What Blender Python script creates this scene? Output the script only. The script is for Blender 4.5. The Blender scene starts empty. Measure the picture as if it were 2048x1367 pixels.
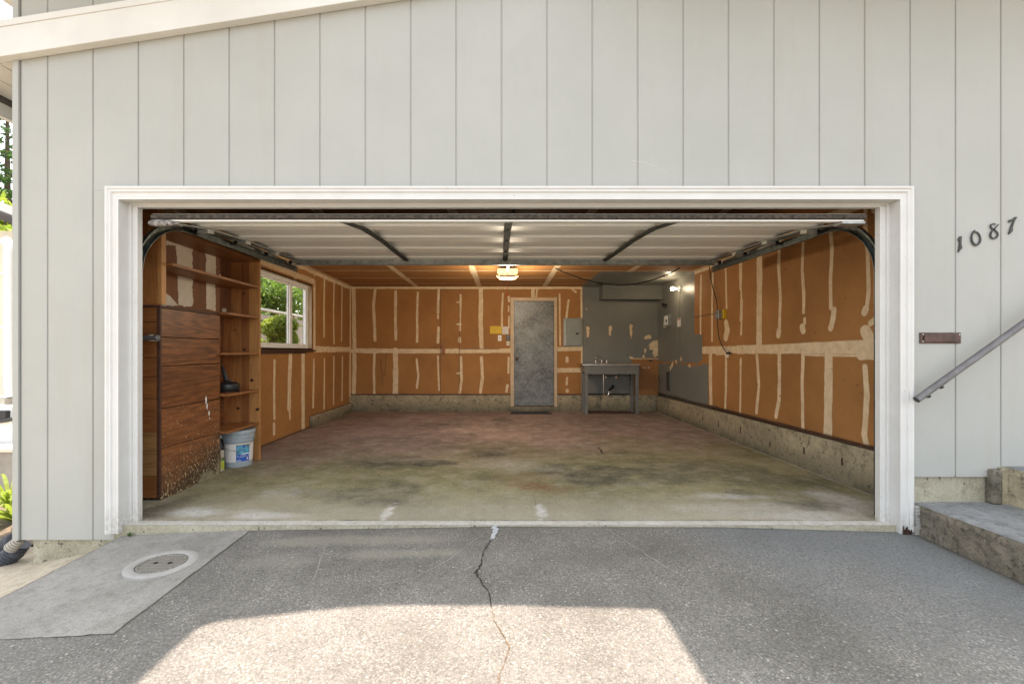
import bpy, math, random
import numpy as np
from mathutils import Vector, Matrix

random.seed(7)
rng = np.random.RandomState(11)
S = bpy.context.scene
COL = S.collection
rad = math.radians

# ------------------------------------------------------------------ camera
FP, CX, CY, H = 921.6, 1000.0, 703.0, 1.15
cd = bpy.data.cameras.new('camera'); cam = bpy.data.objects.new('camera', cd); COL.objects.link(cam)
cam.location = (0, 0, H); cam.rotation_euler = (rad(90), 0, 0)
cd.sensor_width = 36; cd.lens = FP/2048*36; cd.shift_x = 24/2048; cd.shift_y = 19.5/2048
cd.clip_start = 0.05; cd.clip_end = 2000
S.camera = cam
# ------------------------------------------------------------------ light
SUN_EL = 77.5
w = bpy.data.worlds.new('World'); S.world = w; w.use_nodes = True
nt = w.node_tree; bg = nt.nodes['Background']
sky = nt.nodes.new('ShaderNodeTexSky'); sky.sky_type = 'NISHITA'; sky.sun_disc = False
sky.sun_elevation = rad(SUN_EL); sky.sun_rotation = rad(0); sky.dust_density = 2.0; sky.air_density = 1.0
hs = nt.nodes.new('ShaderNodeHueSaturation'); hs.inputs['Saturation'].default_value = 0.30; hs.inputs['Value'].default_value = 1.0
nt.links.new(sky.outputs[0], hs.inputs['Color']); nt.links.new(hs.outputs[0], bg.inputs[0]); bg.inputs[1].default_value = 0.15
sl = bpy.data.lights.new('sun', 'SUN'); sl.energy = 2.75; sl.angle = rad(0.6); sl.color = (1.0, 0.83, 0.72)
so = bpy.data.objects.new('sun', sl); COL.objects.link(so); so.rotation_euler = (-rad(90-SUN_EL), 0, 0)
S.view_settings.view_transform = 'Standard'; S.view_settings.look = 'None'
S.view_settings.gamma = 1.0; S.view_settings.exposure = 2.15
OPENER_W, BULB_W = 19, 1.6

# ------------------------------------------------------------------ helpers
def P(px, py, Y): return Vector(((px-CX)*Y/FP, Y, H-(py-CY)*Y/FP))
def PX(px, py, X):
    Y = X*FP/(px-CX); return Vector((X, Y, H-(py-CY)*Y/FP))
def PZ(px, py, z=0.0):
    Y = (H-z)*FP/(py-CY); return Vector(((px-CX)*Y/FP, Y, z))
def srgb(r, g, b):
    f = lambda c: (c/255/12.92) if c <= 10 else ((c/255+0.055)/1.055)**2.4
    return (f(r), f(g), f(b))

class NT:
    def __init__(s, name):
        s.m = bpy.data.materials.new(name); s.m.use_nodes = True
        s.t = s.m.node_tree; s.b = s.t.nodes['Principled BSDF']
    def n(s, ty, **kw):
        o = s.t.nodes.new(ty)
        for k, v in kw.items():
            if k == 'ins':
                for a, b in v.items(): o.inputs[a].default_value = b
            else: setattr(o, k, v)
        return o
    def l(s, a, b): s.t.links.new(a, b)
    def coord(s, scale=(1, 1, 1), rot=(0, 0, 0)):
        c = s.n('ShaderNodeTexCoord'); m = s.n('ShaderNodeMapping')
        m.inputs['Scale'].default_value = scale; m.inputs['Rotation'].default_value = rot
        s.l(c.outputs['Object'], m.inputs[0]); return m.outputs[0]
    def noise(s, vec, scale, detail=4, rough=0.55, out=0, dist=0):
        o = s.n('ShaderNodeTexNoise'); o.inputs['Scale'].default_value = scale
        o.inputs['Detail'].default_value = detail; o.inputs['Roughness'].default_value = rough
        o.inputs['Distortion'].default_value = dist
        s.l(vec, o.inputs['Vector']); return o.outputs[out]
    def rng(s, val, a, b, c=0.0, d=1.0):
        o = s.n('ShaderNodeMapRange'); s.l(val, o.inputs[0])
        for i, v in enumerate((a, b, c, d)): o.inputs[1+i].default_value = v
        return o.outputs[0]
    def mix(s, fac, a, b, mode='MIX'):
        o = s.n('ShaderNodeMix', data_type='RGBA', blend_type=mode, clamp_factor=True)
        for i, v in ((0, fac), (6, a), (7, b)):
            if hasattr(v, 'is_output') or isinstance(v, bpy.types.NodeSocket): s.l(v, o.inputs[i])
            else: o.inputs[i].default_value = (v if i == 0 else (*v[:3], 1))
        return o.outputs[2]
    def math(s, op, a, b=0.0):
        o = s.n('ShaderNodeMath', operation=op)
        for i, v in ((0, a), (1, b)):
            if isinstance(v, bpy.types.NodeSocket): s.l(v, o.inputs[i])
            else: o.inputs[i].default_value = v
        return o.outputs[0]
    def bump(s, h, strength, dist=0.01):
        o = s.n('ShaderNodeBump'); o.inputs['Strength'].default_value = strength; o.inputs['Distance'].default_value = dist
        s.l(h, o.inputs['Height']); s.l(o.outputs[0], s.b.inputs['Normal'])
    def fin(s, col=None, rough=0.6, metal=0.0, spec=None):
        if isinstance(col, bpy.types.NodeSocket): s.l(col, s.b.inputs['Base Color'])
        elif col is not None: s.b.inputs['Base Color'].default_value = (*col[:3], 1)
        if isinstance(rough, bpy.types.NodeSocket): s.l(rough, s.b.inputs['Roughness'])
        else: s.b.inputs['Roughness'].default_value = rough
        s.b.inputs['Metallic'].default_value = metal
        if spec is not None: s.b.inputs['Specular IOR Level'].default_value = spec
        return s.m

def mat(name, c, rough=0.6, metal=0.0, var=0.15, scale=6, bump=0.0, bscale=60, stretch=(1, 1, 1), spec=None, c2=None):
    t = NT(name); v = t.coord(stretch)
    n = t.noise(v, scale, 5, 0.6)
    f = t.rng(n, 0.3, 0.7)
    dark = c2 if c2 is not None else tuple(x*(1-2*var) for x in c)
    col = t.mix(f, dark, tuple(min(1, x*(1+var)) for x in c) if c2 is None else c)
    if bump: t.bump(t.noise(v, bscale, 4, 0.6), bump, 0.004)
    return t.fin(col, rough, metal, spec)

def wood(name, c, dark, axis='z', grain=26, rough=0.55, knots=False, vary=None):
    t = NT(name)
    st = {'x': (0.10, 1, 1), 'y': (1, 0.10, 1), 'z': (1, 1, 0.10)}[axis]
    g = t.n('ShaderNodeNewGeometry'); tc = t.n('ShaderNodeTexCoord'); ad = t.n('ShaderNodeVectorMath', operation='ADD')
    of = t.math('MULTIPLY', g.outputs['Random Per Island'], 37.0)
    t.l(tc.outputs['Object'], ad.inputs[0]); t.l(of, ad.inputs[1])
    mp = t.n('ShaderNodeMapping'); mp.inputs['Scale'].default_value = st; t.l(ad.outputs[0], mp.inputs[0]); v = mp.outputs[0]
    n0 = t.noise(v, 4.2, 3, 0.5); ring = t.math('SINE', t.math('MULTIPLY', n0, 80.0)); n1 = t.noise(v, grain*3, 5, 0.7)
    f = t.math('ADD', t.rng(ring, -1, 1, 0, 0.55), t.rng(n1, 0.40, 0.60, 0, 0.55))
    col = t.mix(f, c, dark)
    big = t.noise(ad.outputs[0], 3.0, 5, 0.65)
    col = t.mix(t.rng(big, 0.5, 0.68, 0, 0.45), col, tuple(x*0.6 for x in dark))
    col = t.mix(t.rng(g.outputs['Random Per Island'], 0, 1, 0, 0.38), col, tuple(x*0.62 for x in c))
    t.bump(n1, 0.15, 0.002)
    return t.fin(col, rough)

class MB:
    def __init__(s): s.v = []; s.f = []; s.mi = []; s.cur = 0; s.off = Vector((0, 0, 0))
    def add(s, vs, fs):
        k = len(s.v); s.v += [tuple(Vector(a)-s.off) for a in vs]
        for f in fs: s.f.append(tuple(k+i for i in f)); s.mi.append(s.cur)
        return s
    def box(s, x0, x1, y0, y1, z0, z1, M=None):
        if x0 > x1: x0, x1 = x1, x0
        if y0 > y1: y0, y1 = y1, y0
        if z0 > z1: z0, z1 = z1, z0
        vs = [Vector(p) for p in ((x0,y0,z0),(x1,y0,z0),(x1,y1,z0),(x0,y1,z0),(x0,y0,z1),(x1,y0,z1),(x1,y1,z1),(x0,y1,z1))]
        if M is not None: vs = [M @ a for a in vs]
        return s.add(vs, [(0,3,2,1),(4,5,6,7),(0,1,5,4),(1,2,6,5),(2,3,7,6),(3,0,4,7)])
    def prism(s, pts, d):
        """planar polygon pts extruded by vector d"""
        n = len(pts); a = [Vector(p) for p in pts]; b = [p+Vector(d) for p in a]
        nrm = Vector((0, 0, 0))
        for i in range(n): nrm += a[i].cross(a[(i+1) % n])
        if nrm.dot(Vector(d)) > 0: a.reverse(); b.reverse()
        return s.add(a+b, [tuple(range(n)), tuple(range(2*n-1, n-1, -1))] + [((i+1) % n, i, n+i, n+(i+1) % n) for i in range(n)])
    def tube(s, pts, r, seg=10, cap=True):
        pts = [Vector(p) for p in pts]; n = len(pts); rs = r if isinstance(r, (list, tuple)) else [r]*n
        vs = []; up = None
        for i in range(n):
            t = (pts[min(i+1, n-1)]-pts[max(i-1, 0)]).normalized()
            if up is None:
                a = Vector((0, 0, 1)) if abs(t.z) < 0.9 else Vector((1, 0, 0)); up = (a-t*a.dot(t)).normalized()
            else: up = (up-t*up.dot(t)).normalized()
            q = t.cross(up)
            for k in range(seg):
                an = 2*math.pi*k/seg; vs.append(pts[i]+(up*math.cos(an)+q*math.sin(an))*rs[i])
        fs = []
        for i in range(n-1):
            for k in range(seg):
                a = i*seg+k; b = i*seg+(k+1) % seg; fs.append((a, b, b+seg, a+seg))
        if cap: fs += [tuple(range(seg-1, -1, -1)), tuple((n-1)*seg+k for k in range(seg))]
        return s.add(vs, fs)
    def lathe(s, prof, c, axis='z', seg=28, a0=0, a1=2*math.pi):
        full = abs(a1-a0-2*math.pi) < 1e-6; m = seg if full else seg+1
        vs = []
        for r, h in prof:
            for k in range(m):
                a = a0+(a1-a0)*k/seg; x, y = r*math.cos(a), r*math.sin(a)
                p = {'z': (x, y, h), 'y': (x, h, y), 'x': (h, x, y)}[axis]; vs.append(Vector(c)+Vector(p))
        fs = []
        for i in range(len(prof)-1):
            for k in range(seg):
                a = i*m+k; b = i*m+(k+1) % m; f = (a, b, b+m, a+m)
                fs.append(f if axis != 'y' else f[::-1])
        return s.add(vs, fs)
    def build(s, name, mats, parent=None, smooth=False, bevel=0.0, loc=None):
        me = bpy.data.meshes.new(name); me.from_pydata([tuple(a) for a in s.v], [], s.f); me.update()
        if not isinstance(mats, (list, tuple)): mats = [mats]
        for m in mats: me.materials.append(m)
        if len(mats) > 1: me.polygons.foreach_set('material_index', s.mi)
        if smooth: me.polygons.foreach_set('use_smooth', [True]*len(me.polygons))
        o = bpy.data.objects.new(name, me); COL.objects.link(o)
        if parent is not None: o.parent = parent
        if smooth:
            try: me.set_sharp_from_angle(angle=rad(40))
            except Exception: pass
        if bevel:
            b = o.modifiers.new('bevel', 'BEVEL'); b.width = bevel; b.segments = 2; b.limit_method = 'ANGLE'; b.angle_limit = rad(40)
        return o

def tag(o, label=None, cat=None, group=None, kind=None):
    for k, v in (('label', label), ('category', cat), ('group', group), ('kind', kind)):
        if v: o[k] = v
    return o
def thing(name, label, cat, loc=(0, 0, 0), group=None):
    o = bpy.data.objects.new(name, None); COL.objects.link(o); o.location = loc; o.empty_display_size = 0.1
    return tag(o, label, cat, group)
def local(t):
    m = MB(); m.off = Vector(t.location); return m

_t = {}
def vnoise(x, y, seed=0, oct=4):
    out = np.zeros_like(x, dtype=float); amp = 1.0; tot = 0
    for o in range(oct):
        k = (seed, o)
        if k not in _t: _t[k] = np.random.RandomState(seed*31+o*7+1).rand(128, 128)
        g = _t[k]; xx = x*(2**o)+17.3*o; yy = y*(2**o)+9.1*o
        xi = np.floor(xx).astype(int); yi = np.floor(yy).astype(int); fx = xx-xi; fy = yy-yi
        fx = fx*fx*(3-2*fx); fy = fy*fy*(3-2*fy)
        a = g[xi % 128, yi % 128]; b = g[(xi+1) % 128, yi % 128]; c = g[xi % 128, (yi+1) % 128]; d = g[(xi+1) % 128, (yi+1) % 128]
        out += amp*((a*(1-fx)+b*fx)*(1-fy)+(c*(1-fx)+d*fx)*fy); tot += amp; amp *= 0.5
    return out/tot

def seg_mask(U, V, pts, ws, soft=0.006, seed=1, wob=0.22, nz=7.0):
    """distance mask to polyline pts (wall coordinates) with half-widths ws"""
    best = np.full(U.shape, -1e9); nn = vnoise(U*nz, V*nz, seed, 3)-0.5
    U2 = U+ (vnoise(U*2.5, V*2.5, seed+50, 2)-0.5)*0.012
    for i in range(len(pts)-1):
        (a, b), (c, d) = pts[i], pts[i+1]; L2 = (c-a)**2+(d-b)**2+1e-9
        t = np.clip(((U2-a)*(c-a)+(V-b)*(d-b))/L2, 0, 1)
        dist = np.hypot(U2-a-t*(c-a), V-b-t*(d-b)); wv = ws[i]*(1-t)+ws[i+1]*t
        best = np.maximum(best, wv*(1+wob*2*nn)-dist)
    return np.clip(best/soft+0.5, 0, 1)

def grid(name, mats, o, u, v, nu, nv, attr=None, hole=None, zfun=None, parent=None, smooth=True):
    """sheet with corner o, edge vectors u and v; attr(U,V)->(n,3) painted masks; U,V are 0..|u|, 0..|v|"""
    o, u, v = Vector(o), Vector(u), Vector(v)
    a = np.linspace(0, 1, nu+1); b = np.linspace(0, 1, nv+1); A, B = np.meshgrid(a, b, indexing='ij')
    co = np.array(o)[None, None, :]+A[..., None]*np.array(u)+B[..., None]*np.array(v)
    co = co.reshape(-1, 3)
    if zfun is not None: co = zfun(co)
    i, j = np.meshgrid(np.arange(nu), np.arange(nv), indexing='ij'); k = (i*(nv+1)+j)
    f = np.stack([k, k+nv+1, k+nv+2, k+1], -1).reshape(-1, 4)
    if hole is not None:
        cen = co[f].mean(1); f = f[~hole(cen)]
    me = bpy.data.meshes.new(name); me.vertices.add(len(co)); me.vertices.foreach_set('co', co.astype(np.float32).ravel())
    me.loops.add(f.size); me.loops.foreach_set('vertex_index', f.ravel().astype(np.int32))
    me.polygons.add(len(f)); me.polygons.foreach_set('loop_start', (np.arange(len(f))*4).astype(np.int32))
    me.polygons.foreach_set('loop_total', np.full(len(f), 4, np.int32)); me.update(calc_edges=True)
    if attr is not None:
        at = me.color_attributes.new('mask', 'FLOAT_COLOR', 'POINT'); m = attr(co)
        at.data.foreach_set('color', np.concatenate([m, np.ones((len(m), 1))], 1).astype(np.float32).ravel())
    me.materials.append(mats); me.validate()
    me.polygons.foreach_set('use_smooth', [smooth]*len(me.polygons))
    ob = bpy.data.objects.new(name, me); COL.objects.link(ob)
    if parent is not None: ob.parent = parent
    return ob

# ------------------------------------------------------------------ materials
def siding_mat():
    t = NT('siding_paint'); v = t.coord()
    n = t.noise(v, 1.3, 5, 0.6); s = t.noise(t.coord((1, 1, 0.05)), 60, 4, 0.7)
    c = t.mix(t.rng(n, 0.3, 0.7), (0.335, 0.338, 0.306), (0.370, 0.370, 0.335))
    c = t.mix(t.rng(s, 0.55, 0.8, 0, 0.25), c, (0.305, 0.303, 0.265))
    sw = t.noise(t.coord((1, 1, 0.12)), 3.5, 5, 0.65); c = t.mix(t.rng(sw, 0.56, 0.72, 0, 0.35), c, (0.315, 0.298, 0.24))
    sp = t.noise(v, 55, 2, 0.5); c = t.mix(t.rng(sp, 0.76, 0.80, 0, 0.5), c, (0.40, 0.38, 0.30))
    b = t.math('ADD', s, t.noise(v, 140, 3, 0.6)); t.bump(b, 0.22, 0.003)
    return t.fin(c, 0.62)
M_SID = siding_mat()
def trim_mat():
    t = NT('white_trim_paint'); v = t.coord(); sx = t.n('ShaderNodeSeparateXYZ'); t.l(v, sx.inputs[0])
    n = t.noise(v, 5, 5, .6); m = t.noise(v, 45, 5, .7); c = t.mix(t.rng(n, .35, .65), (.56, .55, .515), (.60, .592, .562))
    hh = t.math('ADD', sx.outputs[2], t.rng(n, 0, 1, -.18, .18)); g = t.math('MULTIPLY', t.rng(hh, -.05, .16, .5, 0), t.rng(m, .42, .60)); c = t.mix(g, c, (.26, .235, .185))
    c = t.mix(t.rng(t.noise(v, 60, 2, .5), .735, .75, 0, .7), c, (.30, .26, .20)); t.bump(t.noise(t.coord((1, 1, .3)), 45, 4, .6), .06, .003); return t.fin(c, .5)
M_WHITE = trim_mat()
M_FASC = mat('cream_fascia_paint', (0.60, 0.59, 0.545), 0.55, var=0.04, scale=3, bump=0.08, bscale=70)
def drywall_mat():
    t = NT('drywall'); v = t.coord(); at = t.n('ShaderNodeVertexColor', layer_name='mask')
    sep = t.n('ShaderNodeSeparateColor'); t.l(at.outputs[0], sep.inputs[0])
    n = t.noise(v, 1.4, 6, 0.62); f = t.noise(v, 30, 4, 0.7)
    c = t.mix(t.rng(n, 0.32, 0.68), (0.285, 0.132, 0.040), (0.385, 0.182, 0.056))
    c = t.mix(t.rng(f, 0.5, 0.78, 0, 0.22), c, (0.24, 0.105, 0.032))
    pl = t.mix(t.rng(t.noise(v, 14, 4, 0.6), 0.3, 0.7), (0.58, 0.44, 0.27), (0.74, 0.60, 0.40))
    e = t.math('ADD', sep.outputs[0], t.rng(t.noise(v, 55, 4, 0.7), 0, 1, -0.20, 0.20))
    c = t.mix(t.rng(e, 0.30, 0.75), c, pl)
    gp = t.mix(t.rng(n, 0.3, 0.7), (0.155, 0.157, 0.142), (0.185, 0.187, 0.168))
    g = t.math('ADD', sep.outputs[1], t.rng(t.noise(v, 70, 3, 0.7), 0, 1, -0.15, 0.15))
    gf = t.rng(g, 0.45, 0.55); c = t.mix(gf, c, gp)
    c = t.mix(sep.outputs[2], c, (0.05, 0.03, 0.018))
    t.bump(t.math('ADD', t.math('MULTIPLY', sep.outputs[0], 1.0), t.math('MULTIPLY', t.noise(v, 90, 3, 0.6), 0.15)), 0.25, 0.004)
    return t.fin(c, t.rng(gf, 0, 1, 0.75, 0.42), spec=0.35)
M_DRY = drywall_mat()
def concrete_mat(name, a, b, dark, scale=2.0, speck=0.0, green=0.0, rough=0.85, mottle=0.5, bump=0.3):
    t = NT(name); v = t.coord()
    n = t.noise(v, scale, 7, 0.65); m = t.noise(v, scale*5, 5, 0.7); k = t.noise(v, 170, 3, 0.6)
    c = t.mix(t.rng(n, 0.38, 0.62), a, b)
    c = t.mix(t.rng(m, 0.50, 0.64, 0, mottle), c, dark)
    c = t.mix(t.rng(k, 0.50, 0.62, 0, 0.4), c, tuple(x*1.4 for x in b)); k2 = t.noise(v, 48, 5, 0.75); c = t.mix(t.rng(k2, 0.45, 0.35, 0, 0.55), c, dark); c = t.mix(t.rng(k2, 0.56, 0.66, 0, 0.35), c, tuple(x*1.3 for x in b))
    if speck:
        pk = t.noise(v, 26, 2, 0.5); c = t.mix(t.rng(pk, 0.685, 0.71, 0, speck), c, (0.02, 0.018, 0.014))
    if green:
        sx = t.n('ShaderNodeSeparateXYZ'); cc = t.n('ShaderNodeTexCoord'); t.l(cc.outputs['Object'], sx.inputs[0])
        hz = t.math('ADD', sx.outputs[2], t.rng(m, 0, 1, -0.12, 0.12))
        gg = t.rng(hz, 0.02, 0.20, green, 0)
        c = t.mix(t.math('MULTIPLY', gg, t.rng(n, 0.40, 0.56, 0.35, 1.0)), c, (0.062, 0.062, 0.040))
    t.bump(t.math('ADD', k, t.math('MULTIPLY', m, 1.5)), bump, 0.006)
    return t.fin(c, rough)
M_CURB = concrete_mat('old_curb_concrete', (0.23, 0.195, 0.125), (0.42, 0.36, 0.235), (0.095, 0.084, 0.055), 2.6, 0.75, 0.85, mottle=0.85, bump=0.5)
M_FOUND = concrete_mat('foundation_concrete', (0.27, 0.245, 0.17), (0.37, 0.345, 0.255), (0.17, 0.15, 0.10), 3.0, 0.7)
M_STEP = concrete_mat('step_concrete', (0.10, 0.088, 0.063), (0.21, 0.185, 0.14), (0.045, 0.039, 0.028), 4.5, 0.0, mottle=1.0, bump=0.6)
M_STEPTOP = concrete_mat('step_tread_concrete', (0.15, 0.155, 0.15), (0.24, 0.245, 0.24), (0.10, 0.10, 0.095), 3.5, mottle=0.8)
M_PAD = concrete_mat('pad_concrete', (0.205, 0.196, 0.17), (0.285, 0.272, 0.24), (0.15, 0.142, 0.122), 3.0, mottle=0.6, bump=0.8)
M_PATH = concrete_mat('side_path_concrete', (0.33, 0.27, 0.19), (0.44, 0.38, 0.28), (0.20, 0.16, 0.11), 3.0)
def floor_mat():
    t = NT('garage_floor_concrete'); v = t.coord(); at = t.n('ShaderNodeVertexColor', layer_name='mask')
    sep = t.n('ShaderNodeSeparateColor'); t.l(at.outputs[0], sep.inputs[0])
    sx = t.n('ShaderNodeSeparateXYZ'); cc = t.n('ShaderNodeTexCoord'); t.l(cc.outputs['Object'], sx.inputs[0])
    n = t.noise(v, 1.0, 9, 0.66); m = t.noise(v, 4.6, 9, 0.74); q = t.noise(v, 17, 6, 0.7); k = t.noise(v, 130, 3, 0.6)
    yy = t.math('ADD', sx.outputs[1], t.math('ADD', t.rng(n, 0, 1, -1.6, 1.6), t.math('MULTIPLY', sx.outputs[0], -0.20)))
    f = t.rng(yy, 4.6, 6.0)
    front = t.mix(t.rng(n, 0.40, 0.60), (0.185, 0.172, 0.072), (0.31, 0.285, 0.145))
    back = t.mix(t.rng(n, 0.40, 0.60), (0.19, 0.130, 0.115), (0.285, 0.20, 0.18))
    c = t.mix(f, front, back)
    c = t.mix(t.rng(m, 0.50, 0.62, 0, 0.45), c, (0.42, 0.385, 0.32))
    c = t.mix(t.rng(m, 0.46, 0.36, 0, 0.50), c, (0.10, 0.088, 0.058))
    c = t.mix(t.rng(q, 0.56, 0.66, 0, 0.35), c, (0.46, 0.43, 0.37)); c = t.mix(t.rng(q, 0.42, 0.33, 0, 0.45), c, (0.085, 0.072, 0.052))
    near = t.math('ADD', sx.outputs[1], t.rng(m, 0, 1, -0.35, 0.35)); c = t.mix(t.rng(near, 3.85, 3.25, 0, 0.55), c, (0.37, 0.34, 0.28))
    dk = t.math('MULTIPLY', sep.outputs[0], t.rng(m, 0.36, 0.56, 1.0, 0.45)); c = t.mix(dk, c, (0.045, 0.043, 0.034))
    wh = t.math('MULTIPLY', sep.outputs[1], t.rng(q, 0.36, 0.56, 0.45, 1.0)); c = t.mix(wh, c, (0.55, 0.54, 0.50))
    ru = t.math('MULTIPLY', sep.outputs[2], t.rng(q, 0.36, 0.56, 0.3, 1.0)); c = t.mix(ru, c, (0.19, 0.085, 0.03))
    c = t.mix(t.rng(k, 0.5, 0.62, 0, 0.35), c, (0.46, 0.43, 0.36)); k2 = t.noise(v, 55, 5, 0.75); c = t.mix(t.rng(k2, 0.44, 0.34, 0, 0.6), c, (0.06, 0.05, 0.036)); c = t.mix(t.rng(k2, 0.58, 0.68, 0, 0.45), c, (0.52, 0.49, 0.42))
    t.bump(t.math('ADD', k, m), 0.18, 0.004)
    return t.fin(c, 0.9, spec=0.15)
M_FLOOR = floor_mat()
def drive_mat():
    t = NT('exposed_aggregate'); v = t.coord(); at = t.n('ShaderNodeVertexColor', layer_name='mask')
    sep = t.n('ShaderNodeSeparateColor'); t.l(at.outputs[0], sep.inputs[0])
    def vor(sc):
        q = t.n('ShaderNodeTexVoronoi'); q.inputs['Scale'].default_value = sc; t.l(v, q.inputs['Vector'])
        z = t.n('ShaderNodeSeparateColor'); t.l(q.outputs['Color'], z.inputs[0]); return q, z
    vo, s2 = vor(105); v3, s3 = vor(55); n = t.noise(v, 1.8, 6, 0.65); m = t.noise(v, 9, 5, 0.7); fn = t.noise(v, 110, 4, 0.75)
    base = t.mix(t.rng(n, 0.35, 0.65), (0.108, 0.102, 0.086), (0.178, 0.170, 0.148))
    base = t.mix(t.rng(fn, 0.50, 0.64, 0, 0.6), base, (0.235, 0.224, 0.20)); base = t.mix(t.rng(fn, 0.48, 0.36, 0, 0.6), base, (0.06, 0.057, 0.05))
    sh = t.rng(vo.outputs['Distance'], 0.30, 0.50, 1, 0); sh3 = t.rng(v3.outputs['Distance'], 0.20, 0.34, 1, 0)
    patch = t.rng(n, 0.36, 0.62, 0.35, 1.0)
    st = t.math('MULTIPLY', t.math('MULTIPLY', sh, t.math('POWER', s2.outputs[0], 1.8)), patch)
    st3 = t.math('MULTIPLY', t.math('MULTIPLY', sh3, t.math('POWER', s3.outputs[0], 7.0)), t.rng(m, 0.35, 0.6, 0.2, 1.0))
    stc = t.mix(s2.outputs[1], (0.38, 0.345, 0.265), (0.36, 0.355, 0.345))
    c = t.mix(sep.outputs[0], base, (0.155, 0.168, 0.168))
    c = t.mix(t.math('MULTIPLY', st, t.rng(sep.outputs[0], 0, 1, 1.0, 0.45)), c, stc)
    c = t.mix(t.math('MULTIPLY', st3, t.rng(sep.outputs[0], 0, 1, 1.0, 0.1)), c, (0.50, 0.48, 0.42))
    dk = t.math('MULTIPLY', t.math('POWER', s2.outputs[2], 3.0), 0.55); c = t.mix(dk, c, (0.055, 0.052, 0.044))
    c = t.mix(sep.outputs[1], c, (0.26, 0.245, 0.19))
    c = t.mix(sep.outputs[2], c, (0.07, 0.062, 0.045))
    t.bump(t.math('ADD', t.math('MULTIPLY', sh, s2.outputs[0]), t.noise(v, 160, 2, 0.6)), 0.45, 0.004)
    return t.fin(c, 0.8)
M_DRIVE = drive_mat()
M_PINE = wood('pine_board', (0.44, 0.195, 0.058), (0.32, 0.125, 0.036), 'z', 22, 0.5, knots=True)
M_PINE2 = wood('pine_board_dark', (0.33, 0.130, 0.038), (0.23, 0.082, 0.024), 'z', 24, 0.5)
M_PINEL = wood('pine_board_pale', (0.54, 0.27, 0.088), (0.41, 0.185, 0.058), 'z', 18, 0.5, knots=True)
M_SHELF = wood('shelf_pine', (0.36, 0.150, 0.045), (0.22, 0.080, 0.024), 'y', 26, 0.5)
M_REDW = wood('redwood_plank', (0.27, 0.098, 0.030), (0.085, 0.027, 0.009), 'y', 15, 0.42)
M_REDX = wood('redwood_end_plank', (0.31, 0.125, 0.036), (0.19, 0.070, 0.020), 'x', 20, 0.5)
M_DKW = mat('dark_wood', (0.075, 0.032, 0.018), 0.6, var=0.25, scale=12, bump=0.2)
M_GALV = mat('galvanised_steel', (0.34, 0.36, 0.35), 0.42, 0.75, var=0.2, scale=14, bump=0.05)
M_ZINC = mat('bright_zinc', (0.42, 0.42, 0.39), 0.42, 0.7, var=0.15, scale=30)
M_TRACK = mat('oiled_track_steel', (0.10, 0.115, 0.105), 0.35, 0.8, var=0.3, scale=18)
M_DOORP = mat('door_skin_paint', (0.82, 0.82, 0.77), 0.5, 0.0, var=0.02, scale=2)
M_STILE = mat('dark_stile_steel', (0.075, 0.08, 0.07), 0.85, 0.0, var=0.3, scale=25, spec=0.1)
M_RUB = mat('dirty_rubber', (0.075, 0.062, 0.048), 0.8, var=0.45, scale=40, bump=0.3, bscale=120)
M_BLACK = mat('black_plastic', (0.018, 0.018, 0.018), 0.45, var=0.2)
M_BLKPIPE = mat('black_corrugated_plastic', (0.045, 0.05, 0.06), 0.5, var=0.15)
M_GREYP = mat('grey_gloss_paint', (0.165, 0.170, 0.158), 0.42, var=0.08, scale=5, bump=0.05)
M_PANEL = mat('breaker_panel_grey', (0.25, 0.27, 0.25), 0.4, var=0.04)
M_CHROME = mat('chrome', (0.85, 0.85, 0.85), 0.12, 1.0, var=0.03)
M_STEEL = mat('sink_steel', (0.55, 0.53, 0.48), 0.3, 0.9, var=0.15, scale=20)
M_IVORY = mat('ivory_plastic', (0.72, 0.66, 0.50), 0.4, var=0.05)
M_WPLAS = mat('white_plastic', (0.80, 0.80, 0.77), 0.4, var=0.03)
M_PAPER = mat('paper', (0.74, 0.70, 0.66), 0.7, var=0.06, scale=60)
M_YEL = mat('yellow_card', (0.68, 0.46, 0.02), 0.6, var=0.05)
M_RED = mat('red_cord', (0.60, 0.05, 0.03), 0.6, var=0.1)
M_BRASS = mat('brass', (0.65, 0.55, 0.32), 0.35, 0.8, var=0.1)
M_BRONZE = mat('brown_bronze', (0.085, 0.045, 0.034), 0.4, 0.35, var=0.25, scale=25, bump=0.1)
M_IRON = mat('dark_iron', (0.045, 0.048, 0.042), 0.55, 0.4, var=0.3, scale=40)
M_RAILP = mat('weathered_grey_pipe', (0.17, 0.165, 0.165), 0.5, 0.25, var=0.35, scale=14, bump=0.15, c2=(0.10, 0.092, 0.088))
M_OSB = mat('particle_board', (0.34, 0.155, 0.050), 0.6, var=0.3, scale=45, bump=0.1)
M_PAIL = mat('pail_grey_plastic', (0.36, 0.41, 0.43), 0.4, var=0.05)
M_RING = mat('cast_ring_concrete', (0.34, 0.33, 0.30), 0.75, var=0.08, scale=10)
def lid_mat():
    t = NT('checker_iron_lid'); v = t.coord((1, 1, 1), (0, 0, rad(45)))
    ch = t.n('ShaderNodeTexChecker'); ch.inputs['Scale'].default_value = 75; t.l(v, ch.inputs[0])
    n = t.noise(v, 12, 5, 0.7)
    c = t.mix(ch.outputs['Fac'], (0.10, 0.094, 0.075), (0.24, 0.225, 0.19)); c = t.mix(t.rng(n, 0.5, 0.7, 0, 0.6), c, (0.24, 0.22, 0.17))
    t.bump(ch.outputs['Fac'], 0.5, 0.004); return t.fin(c, 0.75)
M_LID = lid_mat()
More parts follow.
